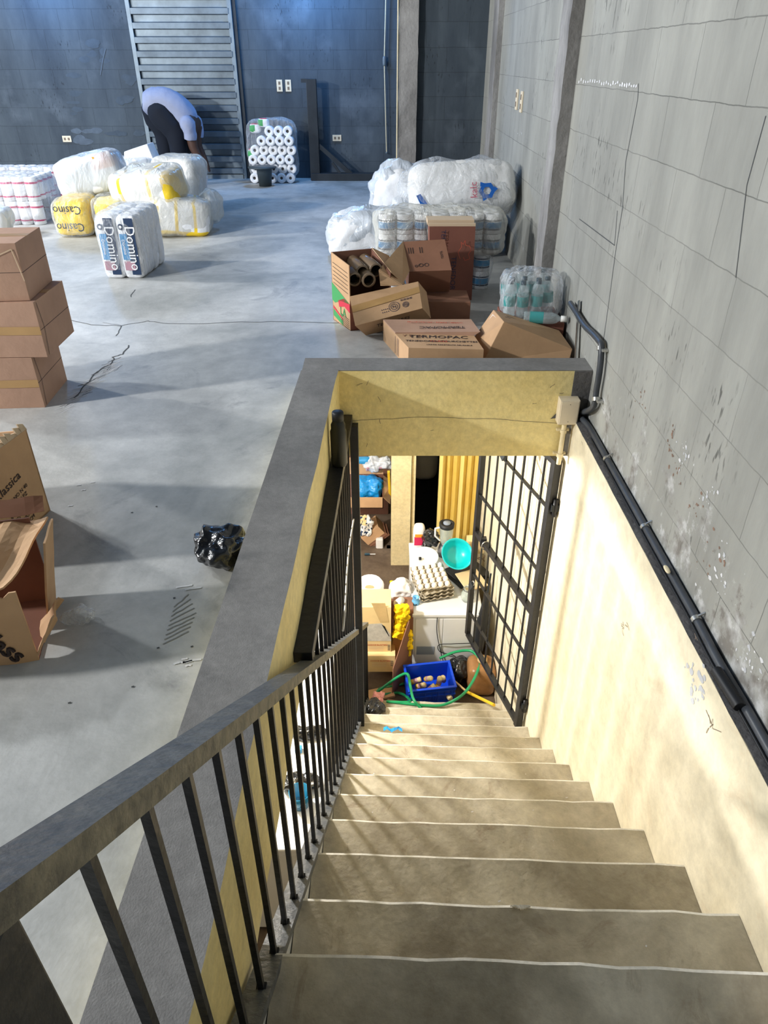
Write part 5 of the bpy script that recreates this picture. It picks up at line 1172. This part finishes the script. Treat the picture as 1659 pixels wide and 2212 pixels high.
# blender
p = T(965, 1200); p = V3((aty(963, 1175, 5.25).x, 5.25, ZTP)); bl = thing('blender', 'steel blender with clear jug and black lid at the back of the cabinet', 'blender', p)
MB().lathe([(0, 0), (.075, 0), (.07, .06), (.05, .12), (0, .12)], 'pot_metal', M=Matrix.Translation(p)).build('base', bl)
MB().lathe([(.045, .12), (.055, .15), (.065, .30), (.067, .31), (.062, .31), (.05, .15)], 'glassy', M=Matrix.Translation(p)).build('jug', bl)
MB().lathe([(.067, .30), (.069, .335), (.045, .34), (.045, .33), (0, .33)], 'rubber', M=Matrix.Translation(p)).lathe([(0, .343), (.033, .343), (.033, .332)], 'panel_grey', M=Matrix.Translation(p)).build('lid', bl)
b = MB(); b.tube([p + V3((-.06, 0, .29)), p + V3((-.10, 0, .28)), p + V3((-.10, 0, .2)), p + V3((-.055, 0, .15))], .009, 'plate_white', n=8); b.build('handle', bl)
# milky jug with brown liquid
p = V3((aty(985, 1175, 5.12).x, 5.12, ZTP + .12)); jg = thing('plastic_jug', 'milky plastic jug beside the blender', 'jug', p + V3((0, 0, -.12)))
MB().lathe([(0, -.12), (.055, -.12), (.06, 0), (.058, .04), (.035, .085), (.018, .12), (.018, .135), (0, .135)], 'film_milk', n=20, M=Matrix.Translation(p)).build('body', jg)
MB().lathe([(0, -.118), (.056, -.118), (.057, -.01), (0, -.01)], 'carton_red', n=20, M=Matrix.Translation(p)).build('liquid', jg)
# black appliance / bag with white jug
p = V3((aty(925, 1165, 5.3).x, 5.3, ZTP + .10)); bagthing('plastic_bag', 'black plastic bag bunched behind the white plate', 'bag', p + V3((.01, 0, .03)), (.07, .07, .08), 'bag_black', p=2.4, amp=.02, fr=14, seed=71, crease=.012)
p = V3((aty(905, 1165, 5.38).x, 5.38, ZTP)); dj = thing('detergent_jug', 'white detergent jug with a dark red label behind the plate', 'jug', p)
MB().blob((.055, .05, .12), 'plate_white', p=3.5, amp=0, M=Matrix.Translation(p + V3((0, 0, .12)))).build('body', dj)
MB().box(-.045, -.053, .04, .045, -.046, .13, 'magenta', Matrix.Translation(p)).box(-.04, -.056, .13, .05, -.049, .16, 'orange_print', Matrix.Translation(p)).build('paper_label', dj)
# clear tray / chopping board leaning right, glass sheets
p = T(1010, 1245, ZTP + .02); cbd = MB().box(-.11, -.10, 0, .11, .10, .008, 'tray_wood', Matrix.Translation(V3((aty(1020, 1235, 4.75).x, 4.75, ZTP + .09))) @ Euler((R(16), R(6), R(30))).to_matrix().to_4x4()).build('chopping_board', None, .002); tag(cbd, 'pale square board lying tilted under the turquoise bowl', 'board')
tr = MB().box(-.16, -.13, 0, .16, .13, .05, 'rubber', Matrix.Translation((aty(1000, 1240, 4.95).x + .03, 4.93, ZTP + .001)) @ Matrix.Rotation(R(32), 4, 'Z')).build('baking_tray', None, .006); tag(tr, 'black tray under the pale board on the cabinet', 'tray')
p = V3((aty(1010, 1290, 4.60).x, 4.60, ZTP)); gj = MB(); gj.M = Matrix.Translation(p)
gj.lathe([(0, 0), (.045, 0), (.058, .03), (.055, .07), (.036, .105), (.036, .125), (.040, .127), (.034, .128), (.032, .105), (.05, .07), (.053, .03), (.04, .004), (0, .004)], 'glassy', n=28); gj.lathe([(.037, .104), (.041, .110), (.037, .116)], 'pot_metal', n=28)
tag(gj.build('glass_jar'), 'round clear glass jar at the front right of the cabinet', 'jar')
p = V3((aty(898, 1300, 4.55).x, 4.55, ZTP)); bj = thing('blue_cup', 'small light blue plastic cup at the front left corner of the cabinet', 'cup', p)
MB().lathe([(0, 0), (.030, 0), (.033, .03), (.026, .036), (.026, .066), (.029, .07), (.024, .07), (.020, .04), (0, .04)], 'light_blue', n=22, M=Matrix.Translation(p)).build('body', bj)
MB().lathe([(0, 0), (.007, 0)], 'rubber', n=10, M=Matrix.Translation(p + V3((.003, -.0335, .014))) @ Matrix.Rotation(R(90), 4, 'X')).build('hole', bj)
bxs = MB().box(-.09, -.05, 0, .09, .05, .14, 'carton_light', Matrix.Translation((aty(1020, 1170, 5.3).x + .04, 5.3, ZTP + .001))).build('cardboard_box', None, .003); tag(bxs, 'small pale carton at the back of the cabinet behind the gate', 'box')
ct_ = MB().tube([(aty(1040, 1200, 5.0).x + .03 * math.cos(a), 5.0 + .03 * math.sin(a), ZTP + .1 + .01 * a) for a in [i * .5 for i in range(14)]], .004, 'wood', n=6).build('wire_coil'); tag(ct_, 'small brown wire coil on the cabinet behind the gate', 'wire')

# blue crate on the floor with cans
cc = [atz(875, 1445, -2.88), atz(975, 1425, -2.88)]
fl_, fr_ = V3((.175, 4.02, ZL)), V3((.56, 4.04, ZL)); M = Matrix.Translation((.365, 4.15, ZL)) @ Matrix.Rotation(R(8), 4, 'Z') @ Matrix.Rotation(R(6), 4, 'X')
cr = thing('plastic_crate', 'bright blue plastic crate of small cans at the foot of the stairs', 'crate', (.3, 4.15, ZL))
b = MB(); b.M = M; w_, d_, h = .185, .125, .22; t_ = .008
for (x0_, y0_, x1_, y1_) in [(-w_, -d_, w_, -d_ + t_), (-w_, d_ - t_, w_, d_), (-w_, -d_, -w_ + t_, d_), (w_ - t_, -d_, w_, d_)]:
    b.box(x0_, y0_, .01, x1_, y1_, h, 'crate_blue')
b.box(-w_, -d_, .01, w_, d_, .02, 'crate_blue')
for z in (.05, .13, .185): b.box(-w_ - .008, -d_ - .008, z, w_ + .008, -d_, z + .012, 'crate_blue'); b.box(w_, -d_ - .008, z, w_ + .008, d_, z + .012, 'crate_blue')
for k in range(7): x = -.16 + k * .053; b.box(x - .003, -d_ - .007, .02, x + .003, -d_, .19, 'crate_blue')
for k in range(5): x = -.03 + k * .015; b.box(x - .002, -d_ - .009, .07, x + .002, -d_ - .001, .12, 'crate_blue')
b.build('basket', cr)
b = MB(); b.M = M; 
for (x0_, y0_, x1_, y1_) in [(-w_ - .012, -d_ - .012, w_ + .012, -d_ + .008), (-w_ - .012, d_ - .008, w_ + .012, d_ + .012), (-w_ - .012, -d_, -w_ + .008, d_), (w_ - .008, -d_, w_ + .012, d_)]: b.box(x0_, y0_, h, x1_, y1_, h + .014, 'crate_blue')
b.build('rim', cr, .003)
cm = MB().lathe([(0, 0), (.022, 0), (.022, .025)], 'can_yellow', n=14).lathe([(.022, .025), (.022, .06)], 'can_lilac', n=14).lathe([(.022, .06), (.022, .085), (.020, .09), (0, .09)], 'can_paper', n=14)
o = cm.build('x'); cme = o.data; bpy.data.objects.remove(o)
for i, (x, y, z, rx, rz, wh) in enumerate([(-.13, -.06, .05, 30, 20, 'at the left front corner'), (-.10, .0, .055, 50, 60, 'left of the middle'), (-.02, .03, .10, 40, 30, 'highest of all, tilted'), (-.03, -.06, .05, 60, 110, 'in the front middle'), (.05, -.02, .06, 80, 40, 'lying in the middle'), (.08, -.01, .08, 10, 0, 'standing right of the middle'), (.13, .03, .06, 25, -30, 'at the right side'), (-.14, .05, .05, 70, 90, 'at the left rear'), (.03, -.08, .045, 85, 95, 'at the very front'), (.12, -.07, .045, 85, 20, 'at the right front corner')]):
    o = bpy.data.objects.new('small_can', cme); C.objects.link(o); o.matrix_world = M @ Matrix.Translation((x, y, z + .055)) @ Euler((R(rx), 0, R(rz))).to_matrix().to_4x4(); tag(o, 'small paper-labelled can in the blue crate, ' + wh, 'can', 'cans in the blue crate')

# green hose
hp = [atz(x, y, z) for x, y, z in [(910, 1531, -2.90), (893, 1510, -2.86), (886, 1480, -2.86), (880, 1456, -2.84), (860, 1462, -2.9), (828, 1485, -3.0), (812, 1500, -3.1), (830, 1500, -3.11), (862, 1497, -3.11), (884, 1510, -2.95), (880, 1517, -2.90), (840, 1516, -2.90)]]
hs = MB().tube(smooth(hp, 6), .0115, 'hose_green', n=10)
hp2 = [atz(x, y, z) for x, y, z in [(835, 1515, -2.905), (880, 1520, -2.9), (920, 1524, -2.9), (960, 1522, -2.88), (1000, 1500, -2.84), (1025, 1465, -2.84), (1035, 1432, -2.84), (1020, 1407, -2.84), (985, 1408, -2.86), (950, 1422, -2.88)]]
hs.tube(smooth(hp2, 6), .0115, 'hose_green', n=10)
hs.tube(smooth([atz(x, y, -3.11) for x, y in [(812, 1500), (822, 1487), (850, 1482), (880, 1475)]], 6), .0115, 'hose_green', n=10)
tag(hs.build('garden_hose'), 'green hose coiled around and over the blue crate', 'hose')

# brown jug / bin right, broom stick, dark bottles
jp = V3((.80, 4.22, ZL)); jr = thing('water_jug', 'large dusty brown plastic container behind the gate at the foot of the stairs', 'container', jp)
MB().blob((.115, .12, .15), 'jug_brown', p=4.5, amp=.008, seed=81, M=Matrix.Translation(jp + V3((-.0, 0, .15)))).build('body', jr)
MB().lathe([(0, 0), (.04, 0), (.04, .03), (0, .03)], 'wood_light', M=Matrix.Translation(jp + V3((0, 0, .30)))).build('cap', jr)
b = MB(); pA, pB, pC = atz(990, 1476, -2.95), atz(1040, 1512, -2.90), V3((.79, 3.62, ZN(12) + .02)); b.tube([V3((.55, 4.2, -3.0)), V3((.66, 3.98, -2.93))], .009, 'wood_light', n=8); b.tube([V3((.66, 3.98, -2.93)), V3((.80, 3.60, -2.66))], .012, 'wood_yellow', n=8)
tag(b.build('broom_handle'), 'wooden stick with a yellow sleeve resting on the bottom steps', 'stick')
ub = thing('umbrella', 'folded dark umbrella leaning by the wall behind the gate', 'umbrella', (.84, 4.5, ZL))
b = MB(); b.tube([V3((.78, 4.36, ZL + .30)), V3((.80, 4.40, ZL + .55)), V3((.83, 4.46, ZL + .80))], [.045, .05, .02], 'rubber', n=10); b.build('canopy', ub); MB().tube([V3((.83, 4.46, ZL + .78)), V3((.85, 4.5, ZL + .98))], .008, 'steel_dark', n=8).build('shaft', ub)
bk2 = bagthing('plastic_bag', 'black bag slumped in the dark gap between crate and brown container', 'bag', (.62, 4.30, ZL + .12), (.07, .1, .11), 'bag_black', p=3, amp=.02, fr=12, seed=83)

# rubbish at the foot of the railing
bagthing('plastic_bag', 'small black bag at the left end of the lowest steps', 'bag', atz(812, 1540, ZN(12)) + V3((0, .02, .03)), (.06, .06, .04), 'bag_black', p=2.4, amp=.016, fr=16, seed=84, crease=.008)
bagthing('cloth', 'crumpled pink cloth beside the hose end', 'cloth', atz(818, 1516, ZN(13)) + V3((0, .02, .03)), (.04, .04, .028), 'pink_cloth', p=2.2, amp=.014, fr=24, seed=85, crease=.008)
b = MB(); sh_c = atz(845, 1577, ZN(9) + .003)
pts_ = [sh_c + V3((-.045 + .022 * i, .012 * math.sin(i * 2.1), .004 + .004 * (i % 2))) for i in range(6)]
for i in range(5): b.quad(pts_[i] + V3((0, -.012, 0)), pts_[i + 1] + V3((0, -.010 + .006 * (i % 2), 0)), pts_[i + 1] + V3((0, .010, .003)), pts_[i] + V3((0, .016 - .006 * (i % 2), 0)), 'bag_blue')
tag(b.build('blue_scrap', solid=.001), 'torn scrap of blue plastic on a lower step', 'plastic scrap')

# cartons left of the cabinet
tc_ = thing('cardboard_box', 'tall cream carton with red print standing left of the white cabinet', 'box', (-.05, 4.4, ZL))
a_ = aty(796, 1312, 4.33); b_ = aty(845, 1312, 4.33); xl_, xr_ = -.19, b_.x - .0
b = MB().box(xl_, 4.33, ZL + .22, xr_, 4.56, a_.z, 'carton_light').box(xl_ - .0, 4.28, ZL + .12, xr_ + .035, 4.56, ZL + .30, 'carton_light')
for (yy_, z, s_, x_) in [(4.329, ZL + .375, 'CHOICE BLASTERS', -.055), (4.279, ZL + .245, 'CHOICE BLASTERS', -.03)]:
    b.text(s_, .020, (x_, yy_, z), (1, 0, 0), (0, 0, 1), 'ink_red')
    for k in range(5): b.ribbon([V3((x_ - .07, yy_, z - .018 - k * .012)), V3((x_ + .05, yy_, z - .018 - k * .012))], .0025, 'label_paper' if k % 2 else 'carton_edge', nrm=(0, -1, 0))
    for k in range(6): b.ribbon([V3((x_ + .085, yy_, z - .0 - k * .011)), V3((x_ + .105, yy_, z - .0 - k * .011))], .004, 'ink_blue', nrm=(0, -1, 0))
# torn slot and grey patch on the face
b.add([(.0 - .02, 4.327, ZL + .60), (.04, 4.327, ZL + .47), (.045, 4.327, ZL + .47), (.005, 4.327, ZL + .58)], [(0, 1, 2, 3)], 'black_hole')
b.add([(xl_ + .02, 4.328, ZL + .42), (.06, 4.328, ZL + .42), (.05, 4.328, ZL + .50), (-.02, 4.328, ZL + .61), (xl_ + .02, 4.328, ZL + .60)], [(0, 1, 2, 3, 4)], 'grey_print')
b.add([(-.10, 4.328, ZL + .82), (.01, 4.328, ZL + .82), (.04, 4.328, ZL + .62), (-.03, 4.328, ZL + .62)], [(0, 3, 2, 1)], 'wood_light')
b.build('body', tc_, .002)
ff = thing('cardboard_box', 'opened brown carton with a slanting flap between cream carton and cabinet', 'box', (.16, 4.3, ZL))
f0 = aty(852, 1480, 4.18); b = MB(); b.hexa([V3((.065, 4.14, ZL + .0)), V3((.235, 4.40, ZL)), V3((.24, 4.395, ZL)), V3((.07, 4.135, ZL)), V3((.07, 4.14, ZL + .30)), V3((.20, 4.36, ZL + .62)), V3((.205, 4.355, ZL + .62)), V3((.075, 4.135, ZL + .30))], 'carton_brown'); b.build('flap', ff)
b = MB().box(.075, 4.42, ZL, .235, 4.6, ZL + .42, 'carton').box(.078, 4.425, ZL + .42, .24, 4.6, ZL + .66, 'orange_print' if False else 'carton_brown'); b.build('body', ff, .003)
cl = MB(); 
for i, (x, y, hx, hz) in enumerate([(aty(868, 1330, 4.38).x, aty(868, 1330, 4.38).z, .055, .11), (aty(878, 1375, 4.38).x, aty(878, 1375, 4.38).z, .042, .09), (aty(862, 1360, 4.38).x, aty(862, 1360, 4.38).z, .05, .07), (aty(884, 1400, 4.38).x, aty(884, 1400, 4.38).z, .018, .06)]):
    cl.blob((hx, .035, hz), 'cloth_yellow', p=2.6, amp=.020, fr=18, seed=90 + i, crease=.010, n=26, M=Matrix.Translation((x, 4.375, y)))
tag(cl.build('yellow_cloth'), 'crumpled bright yellow cloth hanging over the carton beside the cabinet', 'cloth')
# bin with orange bag and white liner
p = V3((-.12, 4.78, ZL)); bo = thing('rubbish_bag', 'orange bag with a white plastic liner spilling from its mouth, behind the cream carton', 'bag', p)
zt = aty(797, 1262, 4.78).z
MB().blob((.13, .10, (zt - ZL - .04) / 2), 'bag_orange', p=4, amp=.012, seed=95, M=Matrix.Translation((-.11, 4.78, (ZL + zt - .04) / 2))).text('KT CN', .07, (-.08, 4.665, zt - .17), (1, 0, .1), (0, 0, 1), 'magenta').build('bag', bo)
MB().lathe([(.03, -.05), (.075, .0), (.10, .03), (.12, .0), (.118, -.06), (.10, -.10)], 'bag_white', n=18, M=Matrix.Translation((-.12, 4.78, zt))).build('liner', bo)
p = aty(868, 1272, 4.75); bagthing('plastic_bag', 'puffy white plastic bag left of the egg trays', 'bag', p, (.10, .08, .075), 'bag_white', p=2.5, amp=.02, fr=9, seed=96, crease=.010)
stool = MB().box(.0, 4.66, ZL, .20, 4.84, p.z - .085, 'carton_brown').build('cardboard_box', None, .004); tag(stool, 'dim brown carton carrying the puffy white plastic bag', 'box')
p = aty(862, 1300, 4.5); rr_ = MB(); rr_.M = Matrix.Translation(p) @ Euler((R(70), R(0), R(-25))).to_matrix().to_4x4(); rr_.lathe([(.012, -.05), (.03, -.05), (.03, .05), (.012, .05), (.012, -.05)], 'paper_white', n=18); tag(rr_.build('paper_roll'), 'white paper roll lying above the yellow cloth', 'paper roll')
bagthing('crumpled_paper', 'crumpled brown and white paper on top of the cream carton', 'paper', aty(825, 1303, 4.45), (.055, .05, .03), 'label_paper', p=2.2, amp=.02, fr=18, seed=97, crease=.01)
p = aty(846, 1262, 4.95); yb = thing('yellow_capped_bottle', 'bottle with a bright yellow cap behind the white plastic bag', 'bottle', p + V3((0, 0, -.2)))
MB().lathe([(0, -.22), (.028, -.22), (.028, -.04), (.012, -.01), (.012, 0)], 'carton_red', n=16, M=Matrix.Translation(p)).build('body', yb); MB().lathe([(0, .03), (.018, .03), (.018, -.01), (0, -.01)], 'bright_yellow', n=14, M=Matrix.Translation(p)).build('cap', yb)
o = MB().box(-.14, -.06, 0, .10, .06, .02, 'carton', Matrix.Translation((-.02, 4.14, ZL + .001)) @ Matrix.Rotation(R(16), 4, 'Z')).build('cardboard_piece', None, .002); tag(o, 'flat cardboard piece on the lower floor under the hose', 'cardboard')
o = MB().box(.02, -.03, 0, .16, .05, .012, 'carton_pink', Matrix.Translation((.0, 4.02, ZL + .02)) @ Matrix.Rotation(R(-12), 4, 'Z')).build('cardboard_piece', None, .002); tag(o, 'torn cardboard scrap left of the blue crate', 'cardboard')

# storage heap left of the pillar
sh = thing('storage_shelf', 'low wooden shelf loaded with cartons left of the cream pillar', 'shelf', (-.2, 6.6, ZL))
z_s = aty(800, 1185, 6.3).z
MB().box(-.9, 6.2, z_s - .03, .065, 6.9, z_s, 'wood').build('shelf_board', sh, .002)
for xx in (-.85, .03): MB().box(xx, 6.22, ZL, xx + .04, 6.28, z_s - .03, 'wood').build('leg', sh)
ub_ = thing('cardboard_box', 'open carton with a blue plastic bag inside, left of the cream pillar', 'box', (-.15, 6.3, -1.6))
p0 = aty(828, 1098, 6.25); p1 = aty(828, 1075, 6.25); p2 = aty(828, 1030, 6.55)
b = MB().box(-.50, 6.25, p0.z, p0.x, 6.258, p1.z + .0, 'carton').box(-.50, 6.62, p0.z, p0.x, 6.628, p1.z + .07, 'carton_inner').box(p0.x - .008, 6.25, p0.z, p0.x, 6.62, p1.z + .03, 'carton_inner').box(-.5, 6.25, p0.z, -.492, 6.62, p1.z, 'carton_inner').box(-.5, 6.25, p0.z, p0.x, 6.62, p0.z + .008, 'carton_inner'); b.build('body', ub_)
b = MB(); b.hexa([V3((-.5, 6.62, p1.z + .07)), V3((p0.x, 6.62, p1.z + .07)), V3((p0.x, 6.628, p1.z + .07)), V3((-.5, 6.628, p1.z + .07)), V3((-.5, 6.68, p1.z + .24)), V3((p0.x - .02, 6.68, p1.z + .22)), V3((p0.x - .02, 6.688, p1.z + .22)), V3((-.5, 6.688, p1.z + .24))], 'carton'); b.build('rear_flap', ub_)
b = MB(); b.hexa([V3((p0.x, 6.25, p1.z)), V3((p0.x, 6.62, p1.z + .05)), V3((p0.x + .10, 6.6, p1.z - .02)), V3((p0.x + .07, 6.27, p1.z - .09)), V3((p0.x, 6.25, p1.z + .006)), V3((p0.x, 6.62, p1.z + .056)), V3((p0.x + .10, 6.6, p1.z - .014)), V3((p0.x + .07, 6.27, p1.z - .084))], 'carton'); b.build('side_flap', ub_)
bagthing('plastic_bag', 'bright blue plastic bag inside the open carton', 'bag', (-.17, 6.44, p1.z + .02), (.15, .14, .09), 'bag_blue', p=2.8, amp=.022, fr=11, seed=101, crease=.012)
b = MB(); M = Matrix.Translation(aty(812, 1140, 6.35)) @ Euler((0, R(-38), R(8))).to_matrix().to_4x4(); 
bt_ = MB().box(-.17, -.10, -.06, .06, .12, .06, 'carton', M).box(-.165, -.09, -.10, .07, .12, -.066, 'carton_brown', M).box(-.16, -.08, -.13, .08, .12, -.106, 'carton_brown', M).build('cardboard_box', None, .002); tag(bt_, 'brown carton tipped steeply below the open carton with the blue bag', 'box')
bagthing('printed_wrapper', 'crumpled printed white and blue wrapper beside the tipped carton', 'wrapper', aty(788, 1135, 6.25), (.075, .03, .13), 'bag_white', p=3, amp=.02, fr=14, seed=103, crease=.01, mfun=lambda q: 'navy_print' if noise.noise(q * 3.1) > .28 else ('carton_light' if q.z > .2 and q.x < .3 else None))
bagthing('printed_wrapper', 'crumpled silvery wrapper on top of the carton pile under the beam', 'wrapper', aty(815, 1001, 6.6) + V3((0, 0, 0)), (.15, .08, .05), 'film_milk', p=3, amp=.03, fr=12, seed=104, crease=.015, mfun=lambda q: 'can_lilac' if math.sin(q.x * 7) > .8 and q.z < 0 else None)
bagthing('plastic_bag', 'blue and white bag end at the top of the carton pile', 'bag', aty(783, 994, 6.6), (.08, .05, .03), 'blue_print', p=3, amp=.01, seed=105)
ys = MB().box(-.015, -.02, -.2, .012, .02, .12, 'bright_yellow' if False else 'wood_yellow', Matrix.Translation(aty(841, 1040, 6.4)) @ Matrix.Rotation(R(-3), 4, 'Y')).build('yellow_board', None, .003); tag(ys, 'narrow yellow board squeezed behind the cream pillar', 'board')
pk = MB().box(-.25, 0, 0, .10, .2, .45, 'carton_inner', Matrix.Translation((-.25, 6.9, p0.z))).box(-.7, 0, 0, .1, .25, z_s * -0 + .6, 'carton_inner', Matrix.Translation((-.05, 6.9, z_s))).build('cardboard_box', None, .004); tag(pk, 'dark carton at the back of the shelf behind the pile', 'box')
b = MB(); q = aty(800, 1208, 6.1); q.z = ZL + .012; b.tube([q + V3((-.06, 0, 0)), q + V3((-.005, 0, 0))], .014, 'cap_dark', n=8); b.tube([q + V3((-.005, 0, 0)), q + V3((.055, 0, 0))], .005, 'plate_white', n=8); tag(b.build('screwdriver'), 'teal handled tool lying on the dark lower floor', 'tool')
fp_ = MB().box(-.04, -.03, 0, .04, .03, .14, 'plate_white', Matrix.Translation(aty(820, 1178, 6.25) + V3((0, 0, -.04)))).build('white_container', None, .015); tag(fp_, 'small white container on the shelf beneath the tipped carton', 'container')

# things below, seen between the balusters
fz = thing('chest_freezer', 'long white chest freezer in the lower room seen between the balusters', 'freezer', (-1.0, 3.1, ZL))
MB().box(-1.5, 2.25, ZL + .04, -.36, 4.1, -2.34, 'cabinet_white').build('body', fz, .01)
MB().box(-1.51, 2.24, -2.335, -.35, 4.11, -2.28, 'cabinet_white').build('lid', fz, .012)
p = atz(652, 1750, -2.28); q = MB(); q.M = Matrix.Translation((p.x - .01, p.y + .04, -2.279)); q.lathe([(0, 0), (.05, 0), (.062, .11), (.058, .11), (.046, .006), (0, .006)], 'blue_glass', n=22); tag(q.build('blue_tub'), 'small blue tub on the white freezer lid', 'tub')
bagthing('plastic_bag', 'grey and black plastic bag lying behind the blue tub on the freezer', 'bag', atz(650, 1700, -2.28) + V3((0, 0, .035)), (.12, .05, .035), 'bag_black', p=2.4, amp=.015, fr=14, seed=111, crease=.01)
bagthing('plastic_bag', 'small bunched black bag farther along the freezer lid', 'bag', atz(664, 1590, -2.28) + V3((0, 0, .03)), (.11, .04, .03), 'bag_black', p=2.4, amp=.015, fr=14, seed=112, crease=.01)
bt2 = MB().box(-.02, -.02, 0, .02, .02, .03, 'blue_print', Matrix.Translation(atz(645, 1622, -2.28))).build('blue_box', None, .003); tag(bt2, 'tiny blue packet on the freezer beside the black bag', 'packet')
print('OBJECTS', len(C.objects))
